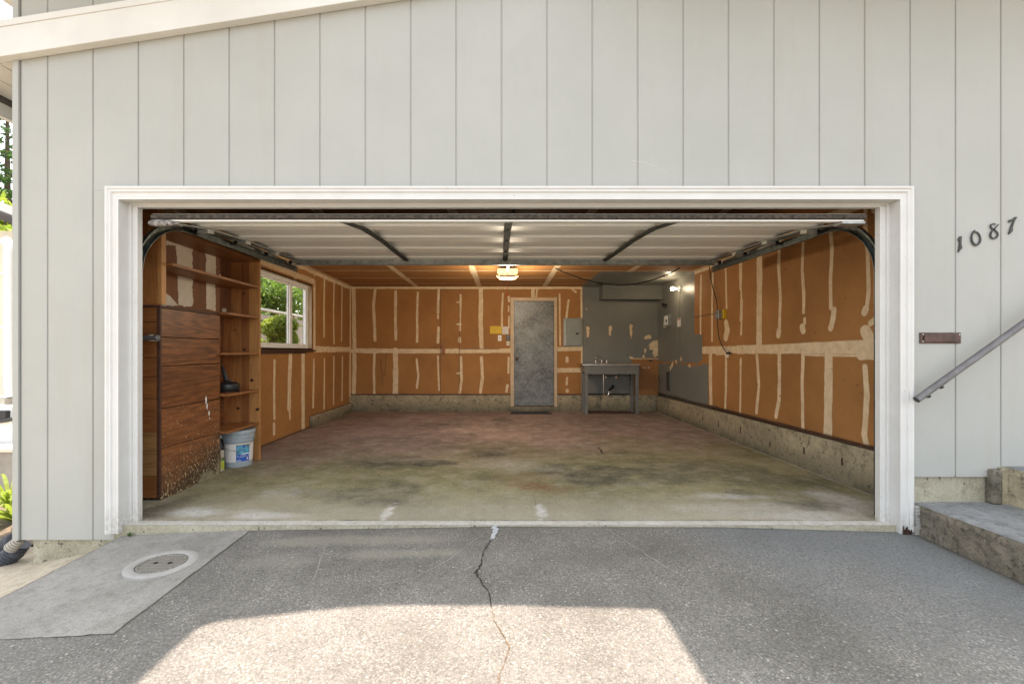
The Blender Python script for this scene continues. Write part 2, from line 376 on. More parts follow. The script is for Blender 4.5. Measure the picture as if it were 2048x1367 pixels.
def mandoor_mat():
    t = NT('hammered_zinc_door'); v = t.coord()
    n = t.noise(v, 2.0, 6, 0.65); vo = t.n('ShaderNodeTexVoronoi'); vo.inputs['Scale'].default_value = 38; t.l(v, vo.inputs['Vector'])
    s = t.n('ShaderNodeSeparateColor'); t.l(vo.outputs['Color'], s.inputs[0])
    c = t.mix(t.rng(n, 0.40, 0.60), (0.065, 0.072, 0.074), (0.22, 0.235, 0.235)); c = t.mix(t.math('MULTIPLY', s.outputs[0], 0.55), c, (0.30, 0.30, 0.28))
    c = t.mix(t.math('MULTIPLY', s.outputs[1], 0.35), c, (0.04, 0.04, 0.04))
    t.bump(vo.outputs['Distance'], 0.2, 0.003); return t.fin(c, 0.42, 0.25)
M_MDOOR = mandoor_mat()
M_CASE = mat('pale_wood_casing', (0.55, 0.42, 0.27), 0.5, var=0.1, scale=8)
def glass_mat():
    t = NT('window_glass'); t.b.inputs['Base Color'].default_value = (1, 1, 1, 1)
    tr = t.n('ShaderNodeBsdfTransparent'); gl = t.n('ShaderNodeBsdfGlossy'); gl.inputs['Roughness'].default_value = 0.03
    mx = t.n('ShaderNodeMixShader'); fr = t.n('ShaderNodeLayerWeight'); fr.inputs[0].default_value = 0.5
    t.l(t.math('MULTIPLY', t.math('POWER', fr.outputs['Facing'], 4.0), 0.35), mx.inputs[0]); t.l(tr.outputs[0], mx.inputs[1]); t.l(gl.outputs[0], mx.inputs[2])
    t.l(mx.outputs[0], t.t.nodes['Material Output'].inputs[0]); return t.m
M_GLASS = glass_mat()
def emit(name, c, s):
    t = NT(name); t.b.inputs['Emission Color'].default_value = (*c, 1); t.b.inputs['Emission Strength'].default_value = s
    return t.fin(c, 0.5)
M_LENS = emit('lit_lens', (1.0, 0.74, 0.42), 0.20)
M_BULB = emit('lit_bulb', (1.0, 0.86, 0.62), 3)
def leaf_mat(name, a, b, tr=0.35):
    t = NT(name); n = t.noise(t.coord(), 2.2, 4, 0.6)
    oi = t.n('ShaderNodeNewGeometry'); f = t.math('ADD', t.rng(n, 0.3, 0.7, 0, 0.6), t.math('MULTIPLY', oi.outputs['Random Per Island'], 0.4))
    c = t.mix(f, a, b); t.l(c, t.b.inputs['Base Color']); t.b.inputs['Roughness'].default_value = 0.55
    tl = t.n('ShaderNodeBsdfTranslucent'); t.l(c, tl.inputs[0]); mx = t.n('ShaderNodeMixShader'); mx.inputs[0].default_value = tr
    t.l(t.b.outputs[0], mx.inputs[1]); t.l(tl.outputs[0], mx.inputs[2]); t.l(mx.outputs[0], t.t.nodes['Material Output'].inputs[0]); return t.m
M_LEAFD = leaf_mat('leaf_dark', (0.035, 0.085, 0.015), (0.10, 0.20, 0.03))
M_LEAFL = leaf_mat('leaf_bright', (0.16, 0.26, 0.03), (0.42, 0.48, 0.07), 0.5)
M_LEAFM = leaf_mat('leaf_mid', (0.07, 0.15, 0.02), (0.20, 0.30, 0.05), 0.45)
M_BARK = mat('bark', (0.10, 0.07, 0.045), 0.9, var=0.3, scale=12, bump=0.5)
M_FENCE = wood('weathered_fence_wood', (0.42, 0.36, 0.28), (0.24, 0.19, 0.14), 'z', 16, 0.8)
M_NEIGH = mat('neighbour_stucco', (0.72, 0.66, 0.52), 0.8, var=0.05, scale=4, bump=0.2)
M_GUT = mat('dark_gutter', (0.09, 0.075, 0.07), 0.5, var=0.1)
M_SOIL = mat('soil', (0.17, 0.13, 0.09), 0.95, var=0.3, scale=20, bump=0.5)
M_LOWW = mat('grey_stucco', (0.34, 0.31, 0.26), 0.85, var=0.1, scale=8, bump=0.3)

# ------------------------------------------------------------------ ground
Y0 = 3.06         # front face of the siding
XL, XR, YB, ZC = -2.88, 3.05, 8.90, 2.40
def gz(x, y):
    z = np.interp(x, [-3.5, -2.6, -1.67, 0, 1.5, 2.75, 6], [-.085, -.075, -.036, -.009, -.014, -.050, -.07])
    return z - 0.022*(Y0-y)
def gzs(x, y): return float(gz(np.array(x), np.array(y)))
def ellipse(px, py, X, Y, z=0.0, rx=.3, ry=.2, seed=3, nz=4.0):
    c = PZ(px, py, z); nn = vnoise(X*nz, Y*nz, seed, 4)-0.5
    ry = ry*(2.3 if z == 0 else 1); d = np.hypot((X-c.x)/rx, (Y-c.y)/ry); return np.clip((1.2-d+nn*1.6)*1.3, 0, 1)
def drive_attr(co):
    X, Y = co[:, 0], co[:, 1]
    nn = vnoise(X*2, Y*2, 5, 4)
    smooth = np.clip((X-1.35)*1.1+(Y-2.45)*0.9+(nn-0.5)*1.4, 0, 1)*0.8
    pale = np.zeros_like(X)
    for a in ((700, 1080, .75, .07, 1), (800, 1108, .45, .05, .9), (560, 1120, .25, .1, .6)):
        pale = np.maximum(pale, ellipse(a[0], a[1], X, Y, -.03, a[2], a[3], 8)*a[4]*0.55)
    edge = np.clip(1-np.abs(Y-Y0)/0.03, 0, 1)*vnoise(X*8, Y*8, 9, 3)
    edge = np.maximum(edge, np.clip(1-(2.74-X)/0.05, 0, 1)*(X < 2.76)*vnoise(X*8, Y*8, 12, 3)*1.2)
    edge = np.maximum(edge, np.clip(1-np.abs(X+1.66)/0.018, 0, 1)*(Y > 1.97)*vnoise(X*14, Y*14, 13, 3))
    return np.stack([smooth, pale*(X < 0), np.clip(edge*1.3, 0, 0.9)], 1)
def zdrive(co):
    co = co.copy(); co[:, 2] = gz(co[:, 0], co[:, 1]); return co
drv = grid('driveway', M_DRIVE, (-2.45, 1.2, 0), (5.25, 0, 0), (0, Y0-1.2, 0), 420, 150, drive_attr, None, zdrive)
tag(drv, kind='structure')
def zfar(co):
    co = co.copy(); co[:, 2] = np.minimum(gz(co[:, 0], np.minimum(co[:, 1], 1.2)), 0)-np.clip(1.2-co[:, 1], 0, 30)*0.022*0; return co
f = grid('driveway', M_DRIVE, (-2.45, -6.0, 0), (5.25, 0, 0), (0, 7.2, 0), 60, 80, lambda co: np.zeros((len(co), 3)), None, zfar); tag(f, kind='structure')
gm = mat('ground_soil', (0.20, 0.17, 0.12), 0.95, var=0.25, scale=1.5, bump=0.4)
MB().add([(-900, -900, -.42), (900, -900, -.42), (900, 900, -.42), (-900, 900, -.42)], [(0, 1, 2, 3)]).build('ground', gm)['kind'] = 'structure'
# pale concrete pad set into the driveway
pad = grid('concrete_pad', M_PAD, (-2.50, 1.97, 0), (0.84, 0, 0), (0, Y0-0.01-1.97, 0), 40, 50, None, None,
           lambda co: np.stack([co[:, 0], co[:, 1], gz(co[:, 0], co[:, 1])+0.006+0.004*(vnoise(co[:, 0]*30, co[:, 1]*30, 2, 2)-.5)*(co[:, 1] < 2.0)-.0025], 1)+np.stack([(co[:, 0] > -1.67)*(vnoise(co[:, 1]*14, co[:, 1]*3, 3, 4)-.5)*.016, (co[:, 1] < 1.99)*(vnoise(co[:, 0]*12, co[:, 0]*3, 4, 4)-.5)*.022, co[:, 0]*0], 1))
tag(pad, kind='structure')
pe = MB()
for i in range(20):
    a, b = 1.97+(Y0-.01-1.97)*i/20, 1.97+(Y0-.01-1.97)*(i+1)/20
    za, zb = gzs(-2.5, a)+.0058, gzs(-2.5, b)+.0058
    pe.add([(-2.5, a, za), (-2.5, b, zb), (-2.5, b, -.42), (-2.5, a, -.42)], [(0, 3, 2, 1)])
pe.build('pad_edge', M_PAD, pad)
fe = MB(); fe.add([(-2.452, -6, -.42), (-2.452, 1.97, -.42), (-2.452, 1.97, gzs(-2.45, 1.97)), (-2.452, -6, -.09)], [(0, 1, 2, 3)]); fe.build('driveway_edge', M_PAD, drv)
def zpath(co):
    co = co.copy(); co[:, 2] = np.interp(co[:, 0], [-6, -3.2, -2.45], [-.30, -.285, -.13])-0.02*(Y0-co[:, 1])*(co[:, 1] < Y0); return co
pth = grid('side_path', M_PATH, (-6, -3, 0), (3.55, 0, 0), (0, 6.4, 0), 60, 60, None, None, zpath); tag(pth, kind='structure')
sl_ = grid('soil', M_SOIL, (-12, 3.40, -.29), (8.95, 0, 0), (0, 14, 0), 60, 60, None, None,
     lambda co: np.stack([co[:, 0], co[:, 1], co[:, 2]+.03*vnoise(co[:, 0]*5, co[:, 1]*5, 3, 3)], 1)); tag(sl_, kind='structure')

# cracks as narrow sunken ribbons of dirt
def ribbon(name, pts, ws, m, par, z=0.003, jit=0.6, n=9, seed=1):
    r = random.Random(seed); P2 = []
    for i in range(len(pts)-1):
        for k in range(n):
            t = k/n; P2.append((Vector(pts[i]).lerp(Vector(pts[i+1]), t), ws[i]*(1-t)+ws[i+1]*t))
    P2.append((Vector(pts[-1]), ws[-1])); mb = MB(); vs = []
    for i, (p, wd) in enumerate(P2):
        q = (P2[min(i+1, len(P2)-1)][0]-P2[max(i-1, 0)][0]); q = Vector((-q.y, q.x, 0)).normalized()
        p = p+q*r.uniform(-1, 1)*wd*jit*1.5; wd = wd*(1+r.uniform(-1, 1)*jit)
        for s in (-1, 1):
            a = p+q*s*wd/2; vs.append((a.x, a.y, (gzs(a.x, a.y) if par is drv else 0.0)+z))
    mb.add(vs, [(2*i, 2*i+1, 2*i+3, 2*i+2) for i in range(len(P2)-1)])
    return mb.build(name, m, par)
G = lambda px, py: PZ(px, py, -0.03)
M_CRK = mat('crack_dirt', (0.035, 0.026, 0.018), 0.95, var=0.3, scale=60)
M_FILL = mat('crack_filler', (0.40, 0.43, 0.45), 0.6, var=0.1, scale=40)
M_CRK2 = mat('rusty_crack_dirt', (0.17, 0.115, 0.07), 0.95, var=0.4, scale=40)
ribbon('crack', [G(983, 1083), G(968, 1104), G(962, 1130), G(951, 1148), G(962, 1165), G(980, 1190), G(984, 1214)], [.007, .006, .007, .011, .007, .005, .004], M_CRK, drv, seed=2)
ribbon('crack', [G(984, 1214), G(988, 1240), G(1006, 1268), G(1018, 1290), G(1010, 1320), G(998, 1345), G(996, 1375)], [.004, .004, .005, .005, .003, .004, .004], M_CRK2, drv, seed=3)
ribbon('crack_filler', [G(987, 1053), G(991, 1066), G(983, 1084)], [.045, .034, .026], M_FILL, drv, z=0.006, seed=4, jit=.2)
M_SCR = mat('pale_scratch', (0.30, 0.29, 0.26), 0.8, var=0.1)
ribbon('scratch', [G(1212, 1062), G(1270, 1098), G(1330, 1135), G(1364, 1152)], [.004, .005, .006, .003], M_SCR, drv, seed=5, jit=.5)
ribbon('scratch', [G(745, 1170), G(830, 1155), G(900, 1120), G(970, 1070)], [.003, .004, .004, .002], M_SCR, drv, seed=6, jit=.5)
ribbon('scratch', [G(627, 1155), G(640, 1120), G(655, 1085)], [.004, .004, .002], M_SCR, drv, seed=7, jit=.5)

# ------------------------------------------------------------------ garage floor
def floor_attr(co):
    X, Y = co[:, 0], co[:, 1]; dk = np.zeros_like(X); wh = dk.copy(); ru = dk.copy()
    for px, py, rx, ry, s in ((1200, 948, .42, .16, .75), (1120, 940, .3, .10, .4), (820, 926, .40, .05, .85), (770, 925, .45, .14, .35), (1320, 955, .3, .1, .35),
                              (700, 985, .4, .08, .35), (780, 972, .3, .10, .35), (990, 905, .25, .12, .5), (900, 850, .6, .15, .35), (1000, 842, .25, .2, .45), (850, 880, .9, .25, .22),
                              (1640, 1010, .25, .05, .5), (1480, 985, .14, .05, .35), (1060, 850, 1.2, .4, .2), (1120, 900, .9, .3, .15), (760, 1005, .3, .06, .3), (1380, 940, .8, .18, .28),
                              (1585, 960, .5, .12, .3), (330, 1015, .15, .1, .4)):
        dk = np.maximum(dk, ellipse(px, py, X, Y, 0, rx, ry, int(px) % 40)*s)
    dk = np.maximum(dk, np.clip(1-np.abs(Y-3.15)/.012, 0, 1)*np.clip(vnoise(X*5, Y*5, 4, 3)*2-.5, 0, 1)*.8)
    for px, py, rx, ry, s in ((400, 1025, .30, .045, 1), (520, 1030, .3, .03, .8), (1690, 1000, .20, .12, .8), (1600, 1030, .5, .05, .5), (1460, 992, .3, .03, .6), (1500, 1015, .6, .06, .35), (1040, 930, .5, .12, .25), (560, 985, .2, .08, .3)):
        wh = np.maximum(wh, ellipse(px, py, X, Y, 0, rx, ry, int(px) % 37)*s)
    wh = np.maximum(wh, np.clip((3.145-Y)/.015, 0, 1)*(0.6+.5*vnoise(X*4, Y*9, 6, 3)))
    wh = np.maximum(wh, np.clip(1-np.abs(XR-.06-X)/.05, 0, 1)*vnoise(X*6, Y*6, 7, 3)*.9)
    for px, py in ((776, 1024), (1083, 1022)):
        c = PZ(px, py); wh = np.maximum(wh, np.clip(1.6-np.hypot((X-c.x)/.03, (Y-c.y)/.13)+(vnoise(X*30, Y*30, 8, 2)-.5)*1.5, 0, 1))
    ru = np.maximum(ellipse(1085, 972, X, Y, 0, .22, .07, 21), ellipse(1060, 955, X, Y, 0, .3, .1, 22)*.35)
    dk = np.clip(dk*2.1, 0, .95)
    return np.stack([dk, wh, ru*.9], 1)
fl = grid('garage_floor', M_FLOOR, (XL-.01, Y0, 0), (XR-XL+.02, 0, 0), (0, YB-Y0, 0), 400, 390, floor_attr); tag(fl, kind='structure')
sb = MB(); sb.add([(-2.60, Y0+.001, -.001), (2.75, Y0+.001, -.001), (2.75, Y0+.001, -.3), (-2.60, Y0+.001, -.3)], [(0, 3, 2, 1)])
sb.build('slab_edge', M_FOUND, fl)
ribbon('crack', [PZ(1072, 1012), PZ(1068, 990), PZ(1085, 945), PZ(1090, 925)], [.003, .002, .003, .002], M_CRK2, fl, z=.003, seed=11)
ribbon('paint_scratch', [PZ(1197, 894), PZ(1207, 906), PZ(1285, 906)], [.02, .015, .012], M_CRK, fl, z=.003, seed=12)

# ------------------------------------------------------------------ the house
HS = thing('garage_house', 'pale grey house wall of vertical boards with an open two car garage in it', 'house', (0, Y0, 0))
def hb(): return local(HS)
OL, OR, OT = -2.507, 2.63, 2.15        # jamb faces / head
# siding boards
sd = hb(); pitch = 0.3015; x = -2.703 - 2*pitch
edges = [-3.185] + [-2.703-pitch] + [-2.703+pitch*i for i in range(0, 27)]
gap = 0.004
def board(x0, x1, z0, z1):
    c = 0.003; a, b = x0+gap, x1-gap; yf, yb = Y0, Y0+.0063
    sd.prism([(a+c, yf, z0), (b-c, yf, z0), (b, yf+c, z0), (b, yb, z0), (a, yb, z0), (a, yf+c, z0)], (0, 0, z1-z0))
for a, b in zip(edges[:-1], edges[1:]):
    if b <= OL-.07: board(a, b, -.098, 3.92)
    elif a >= OR+.07: board(a, b, .32 if a < 3.3 else .39, 3.92)
    elif a < OL-.07 < b: board(a, OL-.05, -.098, 2.22-.0), board(a, b, 2.221, 3.92)
    elif a < OR+.07 < b: board(OR+.05, b, .32, 2.22), board(a, b, 2.221, 3.92)
    else: board(a, b, 2.2, 3.92)
sd.box(-3.185, OL-.03, Y0+.0065, Y0+.03, -.095, 3.9); sd.box(OR+.03, 5.4, Y0+.0065, Y0+.03, .33, 3.9); sd.box(OL-.03, OR+.03, Y0+.0065, Y0+.03, 2.2, 3.9)
sd.build('siding', M_SID, HS)
ct = hb(); ct.box(-3.228, -3.188, Y0-.012, Y0+.03, -.10, 3.9); ct.box(-3.228, -3.205, Y0+.03, Y0+.12, -.10, 3.9)
ct.build('corner_trim', M_SID, HS, bevel=.003)
# framing behind the siding
fr = hb(); fr.box(-3.19, OL-.02, Y0+.032, Y0+.115, .0, 3.9); fr.box(OR+.02, 5.4, Y0+.032, Y0+.115, .0, 3.9); fr.box(OL-.02, OR+.02, Y0+.032, Y0+.115, 2.19, 3.9)
fr.build('wall_framing', M_REDX, HS)
# foundations
fd = hb(); fd.box(-3.12, OL+.01, Y0+.02, Y0+.11, -.45, -.0985); fd.build('foundation', M_FOUND, HS, bevel=.004)
fd = hb(); fd.box(OR+.06, 3.36, Y0+.02, Y0+.11, -.2, .319); fd.build('foundation', M_FOUND, HS, bevel=.004)
fd = hb(); fd.box(OR-.03, OR+.058, Y0+.02, Y0+.1, -.4, -.06); fd.build('foundation', M_FOUND, HS)
# door casing: moulding profile swept on three sides, mitred
def casing():
    prof = [(.0, 0.0), (.0, -.040), (.012, -.042), (.022, -.034), (.034, -.036), (.040, -.026), (.066, -.024), (.072, -.034), (.085, -.034), (.085, 0.0)]
    # u: outward distance from the outer edge inwards; v: y offset from siding
    xo0, xo1, zo = OL-.085, OR+.085, OT+.085
    mats = []
    def side(path, nm):
        m = hb(); vs = []
        for (bx, bz, dx, dz) in path:
            for u, v in prof: vs.append((bx+dx*u, Y0+v, bz+dz*u))
        n = len(prof); m.add(vs, [(i, i+n, i+n+1, i+1) for i in range(n-1)] + [tuple(range(n)), tuple(range(2*n-1, n-1, -1))]); return m.build(nm, M_WHITE, HS)
    side([(xo0, -.046, 1, 0), (xo0, zo, 1, -1)], 'door_casing')
    side([(xo0, zo, 1, -1), (xo1, zo, -1, -1)], 'door_casing')
    side([(xo1, zo, -1, -1), (xo1, -.046, -1, 0)], 'door_casing')
casing()
jb = hb(); jb.box(OL-.03, OL, Y0-.0, Y0+.115, -.05, OT+.03); jb.box(OL, OL+.022, Y0+.045, Y0+.10, -.03, OT)
jb.box(OL+.022, OL+.056, Y0+.055, Y0+.10, -.025, OT-.02); jb.build('door_jamb', M_WHITE, HS, bevel=.002)
jb = hb(); jb.box(OR, OR+.03, Y0-.0, Y0+.115, -.05, OT+.03); jb.box(OR-.022, OR, Y0+.045, Y0+.10, -.03, OT)
jb.box(OR-.06, OR-.022, Y0+.055, Y0+.10, -.025, OT-.02); jb.build('door_jamb', M_WHITE, HS, bevel=.002)
jb = hb(); jb.box(OL, OR, Y0, Y0+.115, OT, OT+.03); jb.box(OL+.022, OR-.022, Y0+.045, Y0+.10, OT-.012, OT-.0005); jb.box(OL+.022, OR-.022, Y0+.055, Y0+.10, OT-.022, OT-.0125)
jb.build('head_jamb', M_WHITE, HS, bevel=.002)
# rotten foot of the right casing: dark splintered hollows
rt = hb(); r = random.Random(5)
for i in range(9):
    xx = 2.640+i*.0075+r.uniform(-.002, .002); h_ = (.055, .03, .045, .05, .03, .028, .018, .03, .015)[i]
    rt.prism([(xx, Y0-.0445, -.043), (xx+.007, Y0-.0445, -.043), (xx+.005, Y0-.0445, -.043+h_), (xx+.002, Y0-.0445, -.043+h_*.8)], (0, .006, 0))
rt.build('rotten_wood', mat('rotten_wood', (0.06, 0.03, 0.015), 0.95, var=0.5, scale=50), HS)
# sloping fascia (barge) board
def slopez(px): return 113-0.156*px
fb = hb(); yf = Y0-.06; k = yf/FP
xa, xb = -3.75, 0.9
zl = lambda x: H+(CY-slopez(CX+x*FP/yf))*yf/FP
fb.prism([(xa, yf, zl(xa)), (xb, yf, zl(xb)), (xb, yf, zl(xb)+.225), (xa, yf, zl(xa)+.225)], (0, .058, 0))
fb.build('fascia_board', M_FASC, HS, bevel=.003)
ft = hb(); ft.prism([(xa, yf-.006, zl(xa)+.19), (xb, yf-.006, zl(xb)+.19), (xb, yf-.006, zl(xb)+.232), (xa, yf-.006, zl(xa)+.232)], (0, .0055, 0)); ft.build('drip_edge', M_FASC, HS)
# side eave: soffit boards, dark gap, outer fascia running back
ev = hb()
for i in range(3):
    x0_, x1_ = -3.19-.125*i, -3.19-.125*(i+1)+.006; zz = lambda xx: 3.085+(xx+3.2)*.30
    ev.prism([(x0_, Y0+.0, zz(x0_)), (x1_, Y0, zz(x1_)), (x1_, Y0, zz(x1_)+.02), (x0_, Y0, zz(x0_)+.02)], (0, 6.3, 0))
ev.build('soffit', M_FASC, HS)
ev = hb(); ev.box(-3.60, -3.56, Y0, 9.3, 2.83, 2.925); ev.box(-3.62, -3.57, Y0, 9.3, 2.99, 3.06); ev.build('eave_board', M_FASC, HS)
ev = hb(); ev.box(-3.62, -3.575, Y0, 9.3, 2.9255, 2.989); ev.build('dark_gap_strip', M_GUT, HS)  # dark strip filling the gap between the two eave boards
# flat roof slab above the frame, unseen; stepped edge invented to cast the driveway shade
shade_roof = hb(); zt = 4.0
out = [(-3.9, 2.32), (-1.335, 2.32), (-1.32, 2.90), (-1.28, 2.945), (-1.0, 3.000), (-.7, 3.045), (-.35, 3.066), (-.05, 3.070), (.70, 3.035), (.735, 2.99), (.745, 2.32), (6.2, 2.32), (6.2, 9.6), (-3.9, 9.6)]
shade_roof.prism([(a, b, zt-.1) for a, b in out], (0, 0, .1)); shade_roof.build('roof', M_FASC, HS)
# outer side walls and rear
ow = hb(); ow.box(XL-.16, XL-.12, Y0+.12, 5.15, -.1, 3.9); ow.box(XL-.16, XL-.12, 7.10, 9.1, -.1, 3.9)
ow.box(XL-.16, XL-.12, 5.15, 7.10, -.1, 1.17); ow.box(XL-.16, XL-.12, 5.15, 7.10, 2.19, 3.9)
ow.box(XR+.1, XR+.14, Y0+.12, 9.1, -.1, 3.9); ow.box(XL-.16, XR+.14, 9.1, 9.14, -.3, 3.9)
ow.build('outer_wall', M_SID, HS)

for pts in (((1265, 322), (1285, 324), (1308, 332), (1330, 344)),):
    m = hb(); m.tube([P(a, b, Y0) for a, b in pts], .0014, 5); m.build('scuff_mark', M_FASC, HS)
# ---- interior walls with painted joint compound
def wpx_x(px, w, X): Y = abs(X)*FP/abs(px-CX); return w*Y*Y/(abs(X)*FP)/2
def mk_attr(lines, uv, wconv, extra=None, grey=None, dirt=None):
    def fn(co):
        U, V = uv(co); m = np.zeros((len(co), 3))
        for i, (pts, wd) in enumerate(lines):
            q = [p[:2] for p in pts]; ws = [wd*.84]*len(q)
            sel = (U > min(a for a, b in q)-.3) & (U < max(a for a, b in q)+.3)
            if not sel.any(): continue
            m[sel, 0] = np.maximum(m[sel, 0], seg_mask(U[sel], V[sel], q, ws, .016, i+3))
        if grey is not None: m[:, 1] = grey(U, V)
        if dirt is not None: m[:, 2] = dirt(U, V)  # third mask: dirt, plus the shading strip painted on the right wall
        return m
    return fn
def inpoly(U, V, poly):
    r = np.zeros(U.shape, bool); n = len(poly)
    for i in range(n):
        x1, y1 = poly[i]; x2, y2 = poly[(i+1) % n]
        c = ((y1 > V) != (y2 > V)) & (U < (x2-x1)*(V-y1)/(y2-y1+1e-12)+x1); r ^= c
    return r
# right wall
def RW(px, py): p = PX(px, py, XR); return (p.y, p.z)
rl = []
def ra(w, *pts): rl.append(([RW(*p) for p in pts], wpx_x(pts[0][0], w, XR)))
ra(4, (1402, 552), (1401, 600), (1401, 672)); ra(4, (1426, 540), (1424, 600), (1424, 680)); ra(4, (1451, 530), (1452, 580), (1453, 615)); ra(10, (1452, 645), (1455, 660), (1451, 674))
ra(7, (1481, 515), (1481, 575)); ra(4, (1482, 575), (1483, 600)); ra(6.5, (1483, 602), (1482, 638)); ra(4, (1483, 645), (1482, 668))
ra(13, (1518, 480), (1519, 560), (1518, 695)); ra(7, (1559, 480), (1557, 530), (1561, 600), (1559, 655)); ra(11, (1558, 662), (1557, 669))
ra(7, (1607, 470), (1604, 540), (1608, 590), (1607, 624)); ra(6, (1609, 638), (1609, 646)); ra(12, (1604, 655), (1606, 661))
ra(9, (1659, 440), (1664, 500), (1661, 560), (1662, 615)); ra(13, (1668, 620), (1665, 640), (1661, 655))
ra(10, (1733, 380), (1731, 450), (1736, 520), (1737, 580), (1733, 618)); ra(16, (1731, 619), (1729, 625)); ra(26, (1732, 662), (1737, 672)); ra(12, (1741, 646), (1749, 640)); ra(16, (1752, 395), (1749, 420))
ra(7, (1421, 700), (1421, 760), (1422, 812)); ra(5, (1452, 708), (1452, 770), (1450, 822)); ra(4, (1481.5, 718), (1481, 780), (1480, 824)); ra(6, (1514, 712), (1518, 770), (1513, 824))
ra(8, (1558, 706), (1559, 760), (1558, 800), (1552, 832)); ra(8, (1606, 706), (1604, 770), (1606, 860)); ra(19, (1657, 700), (1656, 800), (1655, 872)); ra(13, (1730, 733), (1734, 790), (1730, 850), (1728, 868), (1733, 892))
rl.append(([(3.1, 1.185), (6.95, 1.175)], .060)); rl.append(([(3.1, 1.15), (3.9, 1.13)], .06)); rl.append(([(3.1, 2.395), (7.2, 2.395)], .05)); rl.append(([(3.3, 1.24), (5.6, 1.21)], .02))
rl.append(([(3.85, 1.115), (4.6, 1.118)], .012)); rl.append(([(6.1, 1.13), (6.5, 1.12)], .022))
gp_r = [RW(1314, 540), RW(1388, 540), RW(1388, 667), RW(1404, 668), RW(1404, 722), RW(1398, 727), RW(1416.5, 728), RW(1416.5, 812), RW(1314, 800)]
gp_r = [(9.1, 2.5), (7.23, 2.5), RW(1388.5, 668), RW(1404, 669), RW(1404, 721), RW(1398, 722), RW(1398, 728), RW(1416.5, 728), RW(1416.5, 815), (9.1, .2)]
def grey_r(U, V):
    g = inpoly(U, V, gp_r).astype(float)
    tear = (np.abs(V-(.945+.012*(vnoise(U*6, V*6, 31, 3)))) < .028*np.clip(vnoise(U*12, V*0+1, 33, 3)*2.6-.75, 0, 1.2)) & (U > 7.0)
    return g*(1-tear)
def dirt_shade_r(U, V):
    d = np.clip((.372+.03*vnoise(U*3, V*3, 35, 3)-V)/.02, 0, 1)*.85
    d = np.maximum(d, (np.abs(V-1.688) < .012)*(U > 6.35)*(U < 7.23)*.55)  # shading painted in: dark strip between the junction box and grey paint
    return np.maximum(d, np.clip((vnoise(U*30, V*30, 41, 2)-.86)*20, 0, 1)*.6)
def rattr(co):
    m = mk_attr(rl, lambda c: (c[:, 1], c[:, 2]), None, None, grey_r, dirt_shade_r)(co)
    U, V = co[:, 1], co[:, 2]
    for px, py, h in ((1345, 727, .06), (1341, 735, .05), (1362, 716, .05), (1352, 722, .04), (1379, 732, .03)):
        a, b = RW(px, py); k = np.clip(1.4-np.hypot((U-a)/.035, (V-b)/h)+(vnoise(U*25, V*25, 6, 2)-.5)*2, 0, 1); m[:, 0] = np.maximum(m[:, 0], k*1.2); m[:, 1] *= (1-(k > .4))
    return m
grid('right_wall', M_DRY, (XR, Y0+.12, .33), (0, YB-Y0-.12, 0), (0, 0, ZC-.33), 560, 200, rattr, parent=HS).matrix_parent_inverse = Matrix.Translation(-Vector(HS.location))
# back wall
def BW(px, py): p = P(px, py, YB); return (p.x, p.z)
bl = []
def ba(w, *pts): bl.append(([BW(*p) for p in pts], w*YB/FP/2))
ba(9, (700, 573), (830, 574), (1165, 574)); ba(9, (707, 572), (709, 690), (708, 790)); ba(7, (750, 580), (747, 610), (750, 680)); ba(7, (791, 583), (791, 640), (792, 678)); ba(5.5, (836, 585), (834, 640), (834, 683))
ba(6, (877, 580), (876, 625)); ba(5, (876, 630), (876, 636)); ba(7, (877, 655), (876, 684)); ba(5, (921, 590), (920, 625), (920, 660)); ba(8, (919, 676), (919, 682)); ba(10, (962, 577), (962, 640), (963, 695))
ba(4.5, (1006, 587), (1004, 620), (1004, 655)); ba(5, (1017, 592), (1018, 602)); ba(4, (1017, 612), (1017, 622)); ba(4, (1018, 632), (1018, 655))
ba(11, (706, 701), (850, 702), (1020, 701)); ba(6, (749, 706), (748, 740), (749, 786)); ba(12.5, (791, 700), (791, 788)); ba(5, (833, 718), (837, 750), (834, 775)); ba(4, (876, 712), (878, 780))
ba(6, (922, 714), (923, 760), (919, 785)); ba(7.5, (963, 715), (965, 755), (961, 784)); ba(5, (1017, 715), (1017, 745)); ba(6, (1015, 770), (1013, 782)); ba(8, (1066, 573), (1066, 596))
ba(4, (1074, 578), (1072, 594)); ba(4, (1119, 588), (1120, 690)); ba(5, (1137, 600), (1133, 636)); ba(10, (1115, 698), (1165, 697)); ba(11, (1115, 740), (1165, 740)); ba(7, (1134, 715), (1134, 722)); ba(5, (1134, 755), (1133, 768)); ba(7, (1134, 780), (1134, 782))
ba(4.5, (1163, 575), (1163, 640), (1164, 790)); ba(4, (1144, 578), (1152, 584))
gp_b = [BW(1165.5, 560), BW(1400, 560), BW(1400, 800), BW(1165.5, 800)]
